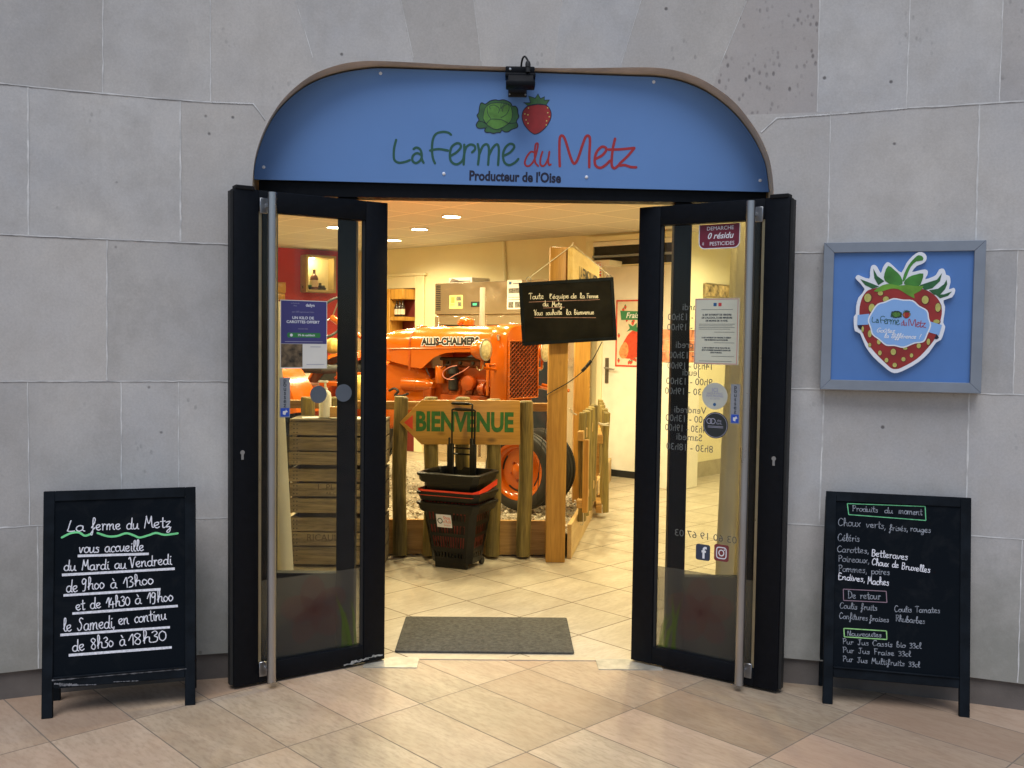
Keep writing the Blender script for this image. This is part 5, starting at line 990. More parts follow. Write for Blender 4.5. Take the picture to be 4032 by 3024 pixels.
cyl((-.565, -.17, .965), Z, .045, .16, 16, [(.03, 0), (.042, .01), (.042, .10), (.03, .105), (.03, .13), (.046, .14), (.046, .17), (.03, .2)]).build('distributor', m_black, tr)
cyl((-.40, -.19, 1.03), -tl, .062, .03, 18, [(.055, -.05), (.066, 0), (.06, .02), (.03, .03)]).build('water_pump', m_orgd, tr)
cyl((-.30, -.18, .99), tu, .04, .12, 14, [(.035, 0), (.035, .04), (.055, .042), (.055, .07), (.035, .072), (.035, .12)]).build('hose_flange', m_orgd, tr)
k = MB()
W5 = lambda x, y, yl=-.215: tuple(Fr(TF.p(0, yl, 0), tu, Z).p(*Fr(TF.p(0, yl, 0), tu, Z).px(*z5_(x, y))))
k.tube([V(q) for q in crom([W5(935, 668), W5(840, 690), W5(760, 745), W5(755, 810), W5(820, 850), W5(900, 850)], 6)], .0042, 6); k.tube([V(q) for q in crom([W5(820, 850), W5(900, 800), W5(1020, 740), W5(1095, 682)], 6)], .0042, 6)
k.build('ignition_wire', m_wire, tr)
k = MB(); k.tube([V(q) for q in crom([W5(700, 655), W5(725, 700), W5(790, 660), W5(845, 655), W5(840, 590)], 5)], .0035, 6); k.tube([V(q) for q in crom([W5(525, 690), W5(545, 750), W5(580, 810)], 5)], .004, 6); k.tube([V(q) for q in crom([W5(40, 1000), W5(110, 970), W5(160, 1010), W5(120, 1060), W5(200, 1070), W5(290, 1040)], 5)], .011, 6); k.build('hose', m_black, tr)
k = MB(); k.box((-.185, -.255, .94), (-.158, -.243, 1.19), TF); k.box((-.20, -.25, 1.185), (-.10, -.235, 1.20), TF); k.build('side_strut', m_org, tr, .004)
k = MB(); k.box((-.86, -.2, .90), (-.775, -.14, .985), TF); k.box((-.9, -.16, .80), (-.2, .16, .86), TF); k.build('mounting_bracket', m_orgd, tr, .006)
k = MB(); k.tube([TF.p(-.8, 0, .80), TF.p(-1.1, 0, .80), TF.p(-1.12, 0, .78), TF.p(-1.75, 0, .74)], [.19, .17, .12, .13], 18); k.box((-2.55, -.2, .5), (-1.7, .2, .95), TF); k.tube([TF.p(-2.36, -.55, .62), TF.p(-2.36, .55, .62)], .10, 14); k.build('transmission', m_orgd, tr, .015, 2)
k = MB(); k.prism([(-1.62, .60), (-.82, .60), (-.82, 1.10), (-.95, 1.16), (-1.25, 1.19), (-1.62, 1.05)], -.165, .165, Fr(TO, tu, Z, -tl)); k.build('clutch_housing', m_org, tr, .04, 3)
k = MB(); k.box((-.15, -.17, .5), (.30, .17, .60), TF); k.box((.17, -.30, .40), (.25, .30, .46), TF); k.box((-.14, -.18, .6), (-.01, .18, .905), TF)
k.tube([TF.p(.21, -.25, .34), TF.p(.21, -.25, .56)], .03, 10); k.tube([TF.p(.21, .25, .34), TF.p(.21, .25, .56)], .03, 10); k.build('front_axle', m_org, tr, .008)
def wheel(cx, cy, cz, R, wd, rimr, s):
    f = Fr(TF.p(cx, cy, cz), tu, Z, tl*s); k = MB()
    k.lathe([(rimr, -wd*.38), (rimr+.012, -wd*.46), (R*.86, -wd*.5), (R*.95, -wd*.42), (R*.97, -wd*.30), (R, -wd*.26), (R, -wd*.10), (R*.975, -wd*.08), (R*.975, wd*.08), (R, wd*.10), (R, wd*.26), (R*.97, wd*.30), (R*.95, wd*.42), (R*.86, wd*.5), (rimr+.012, wd*.46), (rimr, wd*.38)], f, 44, cap=False); wh = k.build('wheel', m_tyre, tr)
    k = MB(); k.lathe([(rimr, -wd*.40), (rimr+.012, -wd*.44), (rimr+.016, wd*.44), (rimr+.012, wd*.47), (rimr-.006, wd*.44), (rimr*.93, wd*.30), (rimr*.84, wd*.22), (rimr*.80, wd*.02), (rimr*.74, 0), (rimr*.45, wd*.08), (rimr*.30, wd*.10), (rimr*.28, wd*.30), (rimr*.16, wd*.42), (0, wd*.45)], f, 40, cap=False); rm = k.build('rim', m_org, wh)
    k = MB()
    for i in range(6): a = i*math.pi/3+.3; k.lathe([(.011, 0), (.011, .012), (.006, .016), (0, .016)], Fr(f.p(rimr*.38*math.cos(a), rimr*.38*math.sin(a), wd*.085), f.x, f.y, f.z), 6)
    k.build('wheel_bolt', m_orgd, rm); k = MB()
    for i in range(4): k.ribbon([(rimr*.775*math.cos(t), rimr*.775*math.sin(t)) for t in [i*math.pi/2+.9+j*.09 for j in range(8)]], rimr*.10, wd*.022, f)
    k.build('rim_slot', m_black, rm)
wheel(.20, -.32, .376, .311, .14, .212, -1); wheel(.20, -.04, .376, .311, .14, .212, 1); wheel(-2.36, -.66, .62, .555, .27, .33, -1); wheel(-2.36, .66, .62, .555, .27, .33, 1)
for s in (-1, 1):
    k = MB(); m = 16; A0, A1 = R_(12), R_(165); vs = []
    for i in range(m+1):
        a = A0+(A1-A0)*i/m; 
        for rr_, yy in ((.60, .50), (.645, .53), (.645, .80), (.60, .83), (.50, .835)): vs.append(TF.p(-2.36+rr_*math.cos(a), s*yy, .62+rr_*math.sin(a)))
    k.add(vs, [(i*5+q, i*5+q+1, (i+1)*5+q+1, (i+1)*5+q) for i in range(m) for q in range(4)])
    pts = [(-2.36+.60*math.cos(A0+(A1-A0)*i/m), .62+.60*math.sin(A0+(A1-A0)*i/m)) for i in range(m+1)]+[(-2.8, .75), (-1.96, .72)]; k.prism([(a, b) for a, b in pts], -.50*1, -.49, Fr(TO, tu, Z, -tl*-1 if s > 0 else tl)) if s < 0 else None
    k.build('fender', m_org, tr)
sc_ = TF.p(-2.08, 0, 1.575); sax = (tu*-.88+Z*.47).normalized(); sxx = tl.copy(); syy = sax.cross(sxx).normalized()
k = MB(); k.tube([sc_ + sxx*.205*math.cos(t)+syy*.205*math.sin(t) for t in [i*2*math.pi/36 for i in range(37)]], .0125, 8, False); swh = k.build('steering_wheel', m_black, tr)
k = MB()
for a in (0.5, 2.6, 4.7): k.tube([sc_, sc_+sxx*.2*math.cos(a)+syy*.2*math.sin(a)], .007, 6)
k.build('spoke', m_steel, swh)
k = MB(); k.tube([sc_, sc_-sax*.10, sc_-sax*.11, TF.p(-1.45, 0, 1.27)], [.03, .03, .02, .02], 10); k.build('steering_column', m_org, tr)
k = MB(); k.box((-2.34, -.24, 1.06), (-1.96, .24, 1.13), TF); k.box((-2.40, -.24, 1.10), (-2.34, .24, 1.34), TF); k.build('seat', m_tyre, tr, .03, 3)
k = MB(); k.box((-1.9, -.36, .96), (-1.45, .30, 1.0), TF); k.box((-1.75, -.30, 1.02), (-1.46, -.24, 1.09), TF); k.build('footplate', m_org, tr, .006)
k = MB(); k.tube([TF.p(-1.9, -.15, 1.02), TF.p(-1.62, -.16, 1.20), TF.p(-1.36, -.17, 1.27)], .013, 8); k.tube([TF.p(-1.75, -.2, .98), TF.p(-1.62, -.2, 1.28)], .008, 8); k.build('lever', m_orgd, tr)
k = MB(); k.tube([TF.p(-.466, .1, 1.46), TF.p(-.466, .1, 1.83)], .024, 14); k.build('exhaust_pipe', mat('aluminium paint', (.55, .53, .48), .45, .4), tr)
k = cyl((-.535, 0, 1.49), Z, .05, .07, 20, [(.03, 0), (.03, .015), (.045, .02), (.048, .055), (.042, .07), (.02, .078), (0, .08)]); k.tube([TF.p(-.54, 0, 1.548), TF.p(-.60, 0, 1.545), TF.p(-.635, -.0, 1.52)], [.034, .03, .02], 10); k.build('air_intake', m_org, tr)
for x, r0, nm in ((-1.03, .047, 'fuel_cap'), (-.80, .032, 'filler_cap')): cyl((x, 0, 1.478), Z, r0, .022, 20, [(r0*.6, 0), (r0*.6, .012), (r0, .013), (r0, .021), (r0*.8, .025), (0, .027)]).build(nm, m_org, tr)
cyl((-.09, 0, 1.508), Z, .042, .02, 20).build('radiator_cap', m_steel, tr)
k = cyl((-.07, -.236, 1.42), -tl, .012, .03, 10); k.tube([TF.p(-.07, -.262, 1.42), TF.p(-.06, -.265, 1.385)], .009, 8); k.build('bonnet_catch', m_steel, tr)
k = MB(); k.tube([TF.p(.30, .25, .98), TF.p(.05, .24, 1.02)], .014, 8); k.tube([TF.p(.02, .6, .95), TF.p(.02, .24, 1.0)], .014, 8); k.build('stay_rod', m_org, tr)

# squashes resting on the tractor
m_sq = mat('squash skin', (.62, .43, .10), .6, var=.4, scale=16, bump=.6, bs=30)
zz1 = zm(1080, 1100, .36172)
for (x, y, d, rx, rz, lb) in ((640, 725, 9.05, .085, .075, 'flattened yellow squash lying above the tractor seat'), (945, 1195, 7.9, .105, .12, 'warty yellow squash resting by the rear of the tractor bonnet')):
    c = onY(*zz1(x, y), d); k = MB(); n = 20; pr = []
    f = Fr(c, (1, 0, 0), (0, 1, 0)); m = 10; vs = []
    for i in range(m+1):
        a = -math.pi/2+math.pi*i/m
        for q in range(n): b = 2*math.pi*q/n; rr_ = rx*math.cos(a)*(1+.08*math.cos(8*b))+.001; vs.append(f.p(rr_*math.cos(b), rr_*math.sin(b), rz*math.sin(a)))
    k.add(vs, [(i*n+q, i*n+(q+1) % n, (i+1)*n+(q+1) % n, (i+1)*n+q) for i in range(m) for q in range(n)])
    tag(k.build('squash', m_sq), lb, 'squash', 'yellow squashes on the tractor')

# ------------------------------------------------------------------ nested shopping baskets
BY = math.atan2(-.104, .25)
def basket(zo, m_, label, slots=True, wheels=True, handle=None, lab=False, red_handle=False):
    c = V((-.262, 6.235, zo)); f = Fr(c, (math.cos(BY), math.sin(BY), 0), (-math.sin(BY), math.cos(BY), 0), (0, 0, 1))
    r = thing('shopping_basket', label, 'basket', tuple(c), BY, 'rolling baskets nested in one stack')
    zb_, zt_ = .035, .42; wb, db, wt, dt, ch = .142, .108, .196, .158, .035
    def ring(t, ins=0):
        w_, d_ = wb+(wt-wb)*t-ins, db+(dt-db)*t-ins; z = zb_+(zt_-zb_)*t; return [f.p(a, b, z) for a, b in ((-w_+ch, -d_), (w_-ch, -d_), (w_, -d_+ch), (w_, d_-ch), (w_-ch, d_), (-w_+ch, d_), (-w_, d_-ch), (-w_, -d_+ch))]
    k = MB(); rows = [(.10, .19, 9, .42), (.27, .46, 13, .5), (.52, .66, 11, .55), (.74, .87, 11, .5)]
    def pt(i, s, t): q = ring(t); return q[i]*(1-s)+q[(i+1) % 8]*s
    for i in range(8):
        ts = [0]+[q for r_ in rows for q in r_[:2]]+[1]
        for a, b in zip(ts, ts[1:]):
            row = next((r_ for r_ in rows if abs(r_[0]-a) < 1e-6), None)
            if not slots or row is None or i % 2: k.add([pt(i, 0, a), pt(i, 1, a), pt(i, 1, b), pt(i, 0, b)], [(0, 1, 2, 3)]); continue
            n = row[2] if i in (0, 4) else max(4, int(row[2]*.55)); s = .05
            k.add([pt(i, 0, a), pt(i, s, a), pt(i, s, b), pt(i, 0, b)], [(0, 1, 2, 3)])
            for j in range(n):
                s0 = .05+.9*(j+row[3]*.9)/n; s1 = .05+.9*(j+1)/n
                lo = .05+.9*j/n
                if lab and i == 0 and row[0] == .74 and 1 < j < 7: s0 = lo
                k.add([pt(i, s0, a), pt(i, s1, a), pt(i, s1, b), pt(i, s0, b)], [(0, 1, 2, 3)])
            k.add([pt(i, .95, a), pt(i, 1, a), pt(i, 1, b), pt(i, .95, b)], [(0, 1, 2, 3)])
    k.add(ring(0), [list(range(8))[::-1]])
    k.build('body', m_, r)
    k = MB(); R4 = []
    for t, o_ in ((.88, .0), (.88, .016), (.92, .020), (.985, .022), (.985, .029), (1.03, .029), (1.045, .020), (1.045, .006), (.97, 0)): R4.append(ring(t, -o_))
    vs = [q for s in R4 for q in s]; k.add(vs, [(i*8+q, i*8+(q+1) % 8, (i+1)*8+(q+1) % 8, (i+1)*8+q) for i in range(len(R4)-1) for q in range(8)]); k.build('rim', m_plast, r)
    if wheels:
        for s in (-1, 1):
            k = MB(); k.lathe([(.012, -.011), (.026, -.010), (.028, 0), (.026, .010), (.012, .011)], Fr(f.p(s*(wb-.005), db-.02, .028), f.y, f.z, f.x), 18); k.build('wheel', m_black, r)
        k = MB(); k.box((-wb+.03, -db+.008, .0), (wb-.03, -db+.03, .036), f); k.build('foot', m_plast, r)
    if handle:
        hx, zt2, zl = handle; k = MB(); y = dt-.03
        for s in (-1, 1): k.box((hx+s*.083-.012, y-.012, .12), (hx+s*.083+.012, y+.012, zl), f)
        hd = k.build('handle_tube', m_plast, r, .003)
        k = MB(); k.tube([V(q) for q in crom([tuple(f.p(hx-.083, y, zl-.01)), tuple(f.p(hx-.083, y, zt2-.04)), tuple(f.p(hx-.07, y, zt2)), tuple(f.p(hx+.07, y, zt2)), tuple(f.p(hx+.083, y, zt2-.04)), tuple(f.p(hx+.083, y, zl-.01))], 5)], .0065, 8); k.tube([f.p(hx-.06, y, zt2), f.p(hx+.06, y, zt2)], .010, 10); k.tube([f.p(hx-.083, y, zl-.07), f.p(hx+.083, y, zl-.07)], .006, 8); k.build('pull_loop', m_plast, hd)
    if red_handle:
        q = ring(.72, -.038); k = MB(); P_ = [q[6], q[7], q[0], q[1], q[2], q[3]]; vs = []
        for i, a in enumerate(P_): h_ = (.0, .0, .0, .0, .01, .05)[i]; vs += [a+V((0, 0, h_-.022)), a+V((0, 0, h_+.016))]
        k.add(vs, [(2*i, 2*i+2, 2*i+3, 2*i+1) for i in range(5)]); P2 = [v+(c-v)*.03*V((1, 1, 0)).length*0 for v in vs]
        k.build('carry_handle', m_redpl, r)
    if lab:
        A = pt(0, .22, .62); Bv = pt(0, .60, .62); Cc = pt(0, .22, .84); lf_ = Fr(A, Bv-A, Cc-A); lw, lh = (Bv-A).length, (Cc-A).length
        k = MB(); k.box((0, 0, .001), (lw, lh, .003), lf_); lb_ = k.build('label', m_wht, r)
        k = MB(); k.use(0); k.ribbon([(lw*.24+.016*math.cos(t), lh*.5+.016*math.sin(t)) for t in [i*.42 for i in range(16)]], .006, .0036, lf_); k.use(1); k.text('Shop', lf_.sh(lw*.70, lh*.75), lh*.36, .8, .0036, .0004); k.text("n'Roll", lf_.sh(lw*.70, lh*.45), lh*.36, .8, .0036, .0004); k.text('BASKET', lf_.sh(lw*.70, lh*.17), lh*.18, .9, .0036); k.build('print', [m_ink, mat('salmon print', (.72, .20, .12), .6)], lb_)
    return r
basket(0, m_plast, 'black rolling basket with a white label at the bottom of the nested stack', True, True, None, True)
basket(.07, m_redd, 'basket with a red body and black rim, nested between the two black ones', True, False, (-.025, .95, .72))
basket(.19, m_plast, 'topmost black basket of the stack with a red carry handle below its rim', False, False, (-.045, .87, .64), False, True)

# ------------------------------------------------------------------ old fruit crates and what lies on them
CX0, CX1, CY0, CY1 = -1.345, -.728, 6.12, 6.40
z6 = zm(1080, 1560, .4461); CFp = Fr((0, CY0, 0), (1, 0, 0), (0, 0, 1)); cz = lambda y: CFp.px(*z6(300, y))[1]
LBc = ['topmost old wooden fruit crate, under the papers and pump bottle', 'middle old wooden fruit crate of the stack behind the left door', 'lowest old wooden fruit crate, standing on the shop floor']
for ci, rows in enumerate((((228, 345), (362, 480), (492, 605)), ((642, 752), (770, 885), (902, 1030)), ((1072, 1192), (1202, 1320), (1332, 1484)))):
    zlo = max(cz(rows[-1][1]), .004) if ci == 2 else cz(rows[-1][1]); zhi = cz(rows[0][0])
    r = thing('fruit_crate', LBc[ci], 'crate', ((CX0+CX1)/2, (CY0+CY1)/2, zlo), 0, 'old fruit crates in one stack')
    for y0_, y1_ in rows:
        za, zb_ = max(cz(y1_), .004), cz(y0_); j = random.uniform(-.006, .006)
        k = MB(); k.box((CX0+j, CY0, za), (CX1+j*.5, CY0+.012, zb_)); k.build('front_slat', m_crate, r, .002)
        k = MB(); k.box((CX1-.014, CY0+.013, za-.004), (CX1-.002, CY1-.013, zb_-.004)); k.build('side_slat', m_crate, r, .002)
        k = MB(); k.box((CX0+.002, CY0+.013, za-.004), (CX0+.014, CY1-.013, zb_-.004)); k.build('side_slat', m_crate, r, .002)
    k = MB(); k.box((CX0+.004, CY1-.012, zlo), (CX1-.004, CY1, zhi)); k.build('back_panel', m_crate, r)
    k = MB()
    for x in (CX0+.016, CX1-.046): k.box((x, CY0+.013, zlo), (x+.03, CY0+.04, zhi+.004))
    k.build('corner_block', m_crate, r)
    k = MB(); k.box((CX0+.015, CY0+.014, zlo+.004), (CX1-.016, CY1-.014, zlo+.016)); 
    if ci == 0: k.box((CX0+.002, CY0+.002, zhi+.005), (CX1-.002, CY1-.002, zhi+.018))
    k.build('base_board', m_crate, r)
    k = MB()
    for y0_, y1_ in rows:
        for d in (.2, .5, .8):
            for x in (.03, .05): a, b = CX0+x, cz(y0_)+(cz(y1_)-cz(y0_))*d; k.disc(a, b, .0045, -.0006 if False else .0006, CFp, 8)
    k.build('nail_head', m_black, r)
    if ci == 1 or ci == 2:
        k = MB()
        for s, x, y, h_ in ((('L. PL', 455, 805, .055), ('AB-C', 500, 860, .03), ('U', 735, 805, .055)) if ci == 1 else (('RICAUL', 425, 1250, .06),)): a, b = CFp.px(*z6(x, y)); k.text(s, CFp.sh(a, b), h_, 1, .0006)
        k.build('stencil', mat('faded stencil', (.075, .055, .035), .9, var=.4, scale=60), r)
ztop = cz(228)+.018
k = MB()
for i, (x, y, w_, d_, a, h_) in enumerate(((-1.22, 6.24, .13, .10, .3, 0), (-1.10, 6.26, .12, .16, -.2, .003), (-1.03, 6.2, .15, .10, .5, .006), (-.92, 6.25, .12, .15, .1, 0), (-.80, 6.24, .10, .14, -.3, .002))):
    f = Fr((x, y, ztop+h_), (math.cos(a), math.sin(a), 0), (-math.sin(a), math.cos(a), 0), (0, 0, 1)); k.use(i % 3).box((-w_/2, -d_/2, 0), (w_/2, d_/2, .003), f)
tag(k.build('leaflets', [m_paper, mat('printed leaflet', (.48, .50, .42), .6, var=.6, scale=40), mat('cream leaflet', (.72, .66, .48), .7)]), 'loose leaflets spread over the top crate', 'leaflets')
c = V((CFp.px(*zz1(523, 1300))[0], 6.22, ztop+.004)); f = Fr(c, (1, 0, 0), (0, 1, 0))
r = thing('pump_bottle', 'white pump dispenser bottle standing on the top fruit crate', 'bottle', tuple(c))
k = MB(); k.lathe([(.036, 0), (.040, .005), (.040, .14), (.034, .165), (.016, .18), (.016, .195)], f, 22); k.build('body', m_white, r)
k = MB(); k.tube([f.p(0, 0, .19), f.p(0, 0, .235)], .008, 10); k.box((-.045, -.012, .228), (.018, .012, .240), f); k.build('pump', m_white, r, .003)
c = onY(*zz1(640, 1490), 6.2); k = MB(); k.box((c.x-.03, 6.2, ztop+.006), (c.x+.05, 6.26, ztop+.075)); tag(k.build('wood_block', m_orow, None, .004), 'small pale wooden block standing beside the pump bottle', 'block')
k = MB(); k.use(0); vs = []
for i in range(7):
    for j in range(9): vs.append(V((-1.62+.27*i/6, 6.14+.03*math.sin(i*1.7+j*1.1)+.02*random.random(), .02+.95*j/8)))
k.add(vs, [(j+9*i, j+9*i+9, j+9*i+10, j+9*i+1) for i in range(6) for j in range(8)])
tag(k.build('plastic_sheet', mat('black polythene', (.012, .014, .012), .25, var=.2)), 'crumpled black plastic sheet hanging beside the fruit crates', 'plastic sheet')

# ------------------------------------------------------------------ curtains drawn behind both side lights
def curtain(pts_top, pts_bot, y, label):
    k = MB(); n = 26; m = 8; vs = []
    for i in range(n+1):
        for j in range(m+1):
            t = j/m; a = pts_top[0]+(pts_top[1]-pts_top[0])*i/n; b = pts_bot[0]+(pts_bot[1]-pts_bot[0])*i/n
            vs.append(V((b+(a-b)*t, y+.03*math.sin(i*1.25)+.008*math.sin(i*2.9+t*3), .03+2.35*t)))
    k.add(vs, [(i*(m+1)+j, (i+1)*(m+1)+j, (i+1)*(m+1)+j+1, i*(m+1)+j+1) for i in range(n) for j in range(m)])
    tag(k.build('curtain', m_cloth, None, 0, 1, 80), label, 'curtain', 'pale curtains behind the side lights')
YC = 4.9; Xc = lambda u, v: onY(u, v, YC).x
curtain((-1.62, Xc(1060, 800)), (-1.62, Xc(1162, 2240)), YC, 'pale curtain gathered behind the left side light, next to the crates')
curtain((Xc(2890, 900), 1.75), (Xc(2812, 2240), 1.70), YC, 'pale curtain gathered behind the right side light')

# ------------------------------------------------------------------ things along the far walls
n2 = lambda z: lambda x, y, c=0: f2.px(*z(x, y), c)
P = n2(z1); a0, b0 = P(612, 832); a1, b1 = P(853, 552); 
r = thing('display_niche', 'lit square display niche set against the red wall', 'niche', tuple(f2.p((a0+a1)/2, b0, .1)))
k = MB(); t_ = .035; d = .20
k.box((a0, b0, 0), (a0+t_, b1, d), f2); k.box((a1-t_, b0, 0), (a1, b1, d), f2); k.box((a0+t_, b0, 0), (a1-t_, b0+t_, d), f2); k.box((a0+t_, b1-t_, 0), (a1-t_, b1, d), f2); k.build('frame', mat('gilt wood', (.46, .34, .14), .5), r, .004)
k = MB(); k.box((a0+t_, b0+t_, .002), (a1-t_, b1-t_, .006), f2); k.build('back', m_wall, r)
nl = bpy.data.lights.new('niche_lamp', 'POINT'); nl.energy = 3.0; nl.color = (1, .8, .35); nl.shadow_soft_size = .03
no = bpy.data.objects.new('niche_lamp', nl); COL.objects.link(no); no.parent = r; no.location = MATS_W[r.name].inverted() @ f2.p(a0+.12, b1-.08, .13)
k = MB(); k.lathe([(.03, 0), (.03, -.012), (0, -.014)], Fr(f2.p(a0+.12, b1-t_, .12), (1, 0, 0), (0, 1, 0)), 16); k.build('spot', m_led, r)
def bottle(c, h, rad, m_, ml, label, group=None, nm='bottle'):
    f = Fr(c, (1, 0, 0), (0, 1, 0)); rr_ = thing(nm, label, 'bottle', tuple(c), 0, group)
    k = MB(); k.lathe([(rad*.9, 0), (rad, h*.02), (rad, h*.58), (rad*.8, h*.68), (rad*.36, h*.78), (rad*.34, h*.97), (rad*.4, h)], f, 18); k.build('glass', m_, rr_)
    k = MB(); k.lathe([(rad*1.01, h*.15), (rad*1.012, h*.48)], f, 18); k.build('label', ml, rr_); return rr_
m_bot = mat('dark bottle', (.03, .02, .02), .12); m_lbl = mat('bottle label', (.75, .62, .5), .6)
bottle(f2.p(a0+(a1-a0)*.36, b0+t_, .10), (b1-b0)*.55, .055, mat('brown bottle', (.16, .07, .06), .2), m_lbl, 'brown bottle with a pale label inside the lit niche')
def toy(c, lb, col, s):
    rr_ = thing('toy_tractor', lb, 'toy', tuple(c)); k = MB(); k.box((-.05*s, -.025, .03), (.05*s, .025, .065)); k.box((-.05*s, -.02, .065), (-.005, .02, .10)); 
    for v in k.v: v += c
    k.build('body', mat('toy green', col, .4), rr_, .006, 2)
    for x, q in ((-.03*s, .032), (.035*s, .022)):
        for y in (-.03, .03): k = MB(); k.lathe([(q*.5, -.008), (q, -.007), (q, .007), (q*.5, .008)], Fr(c+V((x, y, q)), (1, 0, 0), (0, 0, 1)), 14); k.build('wheel', m_tyre, rr_)
toy(f2.p(a0+(a1-a0)*.15, b0+t_, .10), 'green toy tractor left of the bottle in the niche', (.04, .16, .03), 1.1); toy(f2.p(a0+(a1-a0)*.62, b0+t_, .10), 'dark toy tractor right of the bottle in the niche', (.10, .10, .04), .8)
P = n2(z1)
for (x0, y0, x1, y1, lb) in ((440, 835, 498, 752, 'upper yellow box stacked against the red wall'), (440, 892, 492, 840, 'lower yellow box stacked against the red wall')):
    a0, b0 = P(x0, y0, .25); a1, b1 = P(x1, y1, .25); k = MB(); k.box((a0-.15, b0, .02), (a1, b1, .25), f2); tag(k.build('yellow_box', m_orow, None, .008, 2), lb, 'box', 'yellow boxes by the red wall')
a0, b0 = P(440, 905, .3); k = MB(); k.box((a0-.6, b0-.05, .0), (P(800, 905, .3)[0], b0, .35), f2); k.box((a0-.6, 0, .0), (P(800, 905, .3)[0], b0-.05, .32), f2); tag(k.build('counter', m_white, None, .004), 'white low counter along the red wall behind the tractor', 'counter')
# bottle shelf in a doorway on the far wall
P = w1(z3)
a0, a1 = P(-30, 900)[0], P(290, 900)[0]; bt_ = P(180, 780)[1]
r = thing('doorway', 'cream framed doorway on the far wall showing dark wooden shelving', 'doorway', tuple(f1.p((a0+a1)/2, 0, 0)))
k = MB(); k.box((a1, 0, 0), (a1+.16, bt_+.16, .03), f1); k.box((a0-.16, bt_, 0), (a1, bt_+.16, .03), f1); k.box((a0-.2, bt_+.16, 0), (a1+.2, bt_+.19, .05), f1); k.build('casing', m_wall, r, .004)
k = MB(); k.box((a0, 0, .002), (a1, bt_, .008), f1); k.build('recess', mat('dark red recess', (.16, .02, .015), .7), r)
sh = thing('bottle_shelf', 'pine bottle shelf standing in the far doorway', 'shelf', tuple(f1.p(a1-.2, 0, .1)))
sx0, sx1 = P(150, 900)[0], a1
k = MB(); k.box((sx0, 0, .02), (sx0+.09, bt_-.02, .26), f1); k.box((sx0-.12, 0, .02), (sx0-.02, bt_-.06, .20), f1); k.build('upright', m_post, sh, .004)
yb = P(240, 1010, .2)[1]; yt = P(240, 865, .2)[1]
k = MB(); k.box((sx0+.09, yb-.05, .02), (sx1, yb, .26), f1); k.box((sx0+.09, yt+.0, .02), (sx1, bt_-.02, .25), f1); k.box((sx0+.09, .5, .02), (sx1, yb-.22, .2), f1); k.build('shelf_board', m_post, sh, .004)
for i in range(3): bottle(f1.p(sx0+.14+(sx1-sx0-.16)*i/3, yb, .18), (yt-yb)*.92, .032, m_bot, m_lbl, ('first dark bottle from the left on the far pine shelf', 'middle dark bottle on the far pine shelf', 'third dark bottle on the far pine shelf, nearest the door casing')[i], 'dark bottles on the far shelf')
# refrigerated cabinet
RF = f1.sh(0, 0, .75); q = lambda x, y: RF.px(*z3(x, y)); a0 = q(440, 870)[0]; a1 = q(1420, 870)[0]; bt_ = .5*(q(450, 742)[1]+q(1000, 715)[1]); bp = q(800, 990)[1]
m_ss = mat('stainless panel', (.58, .48, .36), .2, .85, var=.03, scale=3)
r = thing('fridge_cabinet', 'tall stainless refrigerated cabinet with glass doors behind the tractor', 'fridge', tuple(RF.p((a0+a1)/2, 0, -.3)))
k = MB(); k.box((a0, .05, -.70), (a1, bp, -.03), RF); k.build('cabinet', m_ss, r, .004)
k = MB(); k.box((a0, bp, -.70), (a1, bt_, 0), RF); k.build('header_panel', m_ss, r, .006)
mid = q(820, 1040)[0]
for x0, x1 in ((a0+.01, mid-.02), (mid+.02, a1-.01)):
    k = MB(); k.box((x0, .15, -.03), (x0+.07, bp-.02, .01), RF); k.box((x1-.07, .15, -.03), (x1, bp-.02, .01), RF); k.box((x0+.07, bp-.12, -.03), (x1-.07, bp-.02, .01), RF); k.box((x0+.07, .15, -.03), (x1-.07, .3, .01), RF); dr = k.build('door', m_ss, r, .004)
    k = MB(); k.box((x0+.07, .3, -.02), (x1-.07, bp-.12, -.01), RF); k.build('dark_glass', mat('fridge glass', (.02, .025, .03), .08), dr)
a, b = q(785, 908); k = MB(); k.box((a-.09, b-.03, 0), (a+.09, b+.03, .006), RF); dp = k.build('display', m_black, r); k = MB(); k.box((a-.06, b-.012, .0062), (a+.0, b+.012, .0075), RF); k.build('digits', glow('green digits', (.05, .5, .25), .6), dp)
k = MB()
for i in range(14): a, b = q(468, 760+i*15); k.box((a-.035, b-.006, 0), (a+.035, b+.006, .004), RF)
k.build('vent', m_black, r)
def sheet(fr, qf, x0, y0, x1, y1, nm, label, m_, marks):
    a0, b0 = qf(x0, y1); a1, b1 = qf(x1, y0); rr_ = thing(nm, label, 'notice', tuple(fr.p(a0, b0, .002))); k = MB(); k.box((a0, b0, .001), (a1, b1, .004), fr); k.build('sheet', m_, rr_)
    k = MB(); 
    for u0, v0, u1, v1, mm in marks: k.use(mm).poly([(a0+(a1-a0)*u0, b0+(b1-b0)*v0), (a0+(a1-a0)*u1, b0+(b1-b0)*v0), (a0+(a1-a0)*u1, b0+(b1-b0)*v1), (a0+(a1-a0)*u0, b0+(b1-b0)*v1)], .0048, fr)
    k.build('print', [mat('photo grey', (.16, .15, .12), .6, var=.8, scale=50), mat('olive print', (.32, .34, .08), .6), m_tri], rr_)
sheet(RF, q, 560, 832, 670, 945, 'yellow_notice', 'yellow green notice with small photos on the fridge cabinet header', mat('yellow notice', (.66, .62, .22), .6), ((.52, .58, .9, .9, 0), (.62, .15, .92, .48, 0), (.12, .42, .4, .86, 1), (.1, .25, .4, .32, 1)))
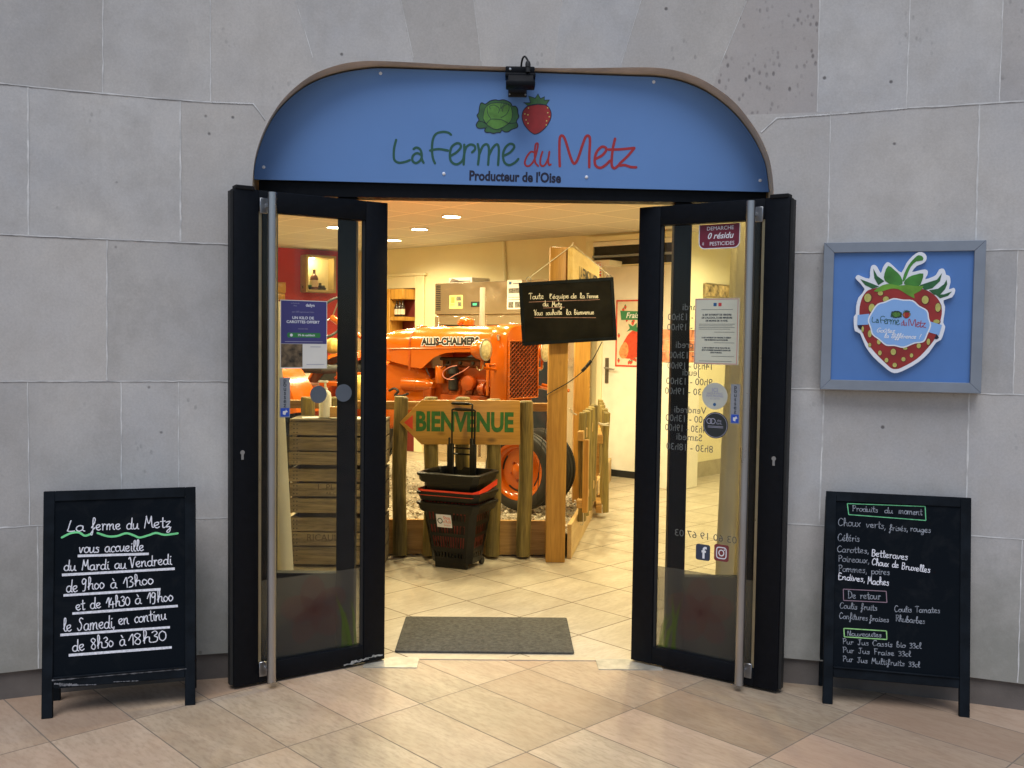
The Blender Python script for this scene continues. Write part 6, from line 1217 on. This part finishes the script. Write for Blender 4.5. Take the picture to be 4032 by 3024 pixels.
sheet(RF, q, 1030, 708, 1152, 950, 'price_notice', 'white notice with dark photos at the right end of the fridge cabinet', m_paper, ((.1, .55, .9, .72, 0), (.1, .05, .45, .25, 0), (.55, .05, .9, .25, 0), (.12, .85, .3, .95, 2), (.1, .32, .9, .34, 0), (.1, .40, .9, .42, 0), (.4, .86, .85, .89, 0)))
a0_, b0_ = q(515, 738); a1_, b1_ = q(705, 684); r = thing('carton', 'flat white and grey carton lying on top of the fridge cabinet', 'box', tuple(RF.p(a0_, bt_, -.2)))
k = MB(); k.box((a0_, bt_+.001, -.40), (a1_, bt_+(b1_-b0_), -.08), RF); k.build('body', m_paper, r, .003)
k = MB(); h_ = b1_-b0_; k.poly([(a0_+.01, bt_+.01), (a0_+.25, bt_+.01), (a0_+.05, bt_+h_-.005)], -.079, RF); k.poly([(a1_-.3, bt_+.012), (a1_-.02, bt_+.012), (a1_-.02, bt_+h_*.4), (a1_-.25, bt_+h_*.5)], -.079, RF); k.build('print', mat('grey brown print', (.20, .16, .14), .6), r)
# small things near the white door and on the right hand wall
P = w1(z4); a0, b0 = P(520, 560, .3); a1, b1 = P(730, 472, .3)
r = thing('wall_box', 'white box on the wall beside the high window', 'box', tuple(f1.p(a0, b0, .2))); k = MB(); k.box((a0, b0, .05), (a1, b1, .3), f1); k.build('body', m_white, r, .005)
a0, b0 = P(552, 690, .32); a1, b1 = P(610, 512, .32); k = MB(); k.use(0).box((a0, b0, .302), (a1, b1, .32), f1); k.use(1)
for i in range(4): k.text('FRAI'[i], Fr(f1.p((a0+a1)/2, b1-(b1-b0)*(.14+.22*i), .322), f1.y*-1, f1.x), .13, .6, 0, .003)
tag(k.build('red_banner', [mat('banner red', (.60, .05, .035), .6), m_wht]), 'narrow red vertical banner below the white box near the high window', 'banner')
q3_ = lambda z: lambda x, y, c=0: f3.px(*z(x, y), c)
P = q3_(z5); a0, b0 = P(662, 862); a1, b1 = P(905, 785); r = thing('wall_picture', 'wide framed picture on the cream wall seen through the right door', 'picture', tuple(f3.p(a0, b0, 0))); k = MB(); k.box((a0, b0, .0), (a1, b1, .03), f3); k.build('canvas', mat('brown picture', (.40, .30, .14), .6, var=.9, scale=14), r, .003)
k = MB(); 
for (xa_, ya_), (xb_, yb_) in (((a0, b0), (a1, b0)), ((a0, b1), (a1, b1)), ((a0, b0), (a0, b1)), ((a1, b0), (a1, b1))): k.tube([f3.p(xa_, ya_, .03), f3.p(xb_, yb_, .03)], .008, 6)
k.build('frame', m_bead, r)
for i, (y0, y1, lb) in enumerate(((1392, 1305, 'lowest strawberry printed carton of the stack by the right wall'), (1303, 1215, 'middle strawberry printed carton of the stack by the right wall'), (1213, 1130, 'topmost strawberry printed carton of the stack by the right wall'))):
    a0, b0 = P(505, y0, .3); a1, b1 = P(600, y1, .3); k = MB(); k.box((a0, b0+.003, .05), (a1, b1, .3), f3); tag(k.build('fruit_carton', mat('berry print carton %d' % i, (.62, .22, .12), .6, var=.9, scale=9), None, .004), lb, 'carton', 'printed cartons by the right wall')
a0, b0 = P(480, 1400, .35); a1, _ = P(640, 1400, .35); k = MB(); k.box((a0, 0, .015), (a1, b0, .35), f3); tag(k.build('white_stand', m_white, None, .005), 'plain white stand under the strawberry printed cartons', 'stand')
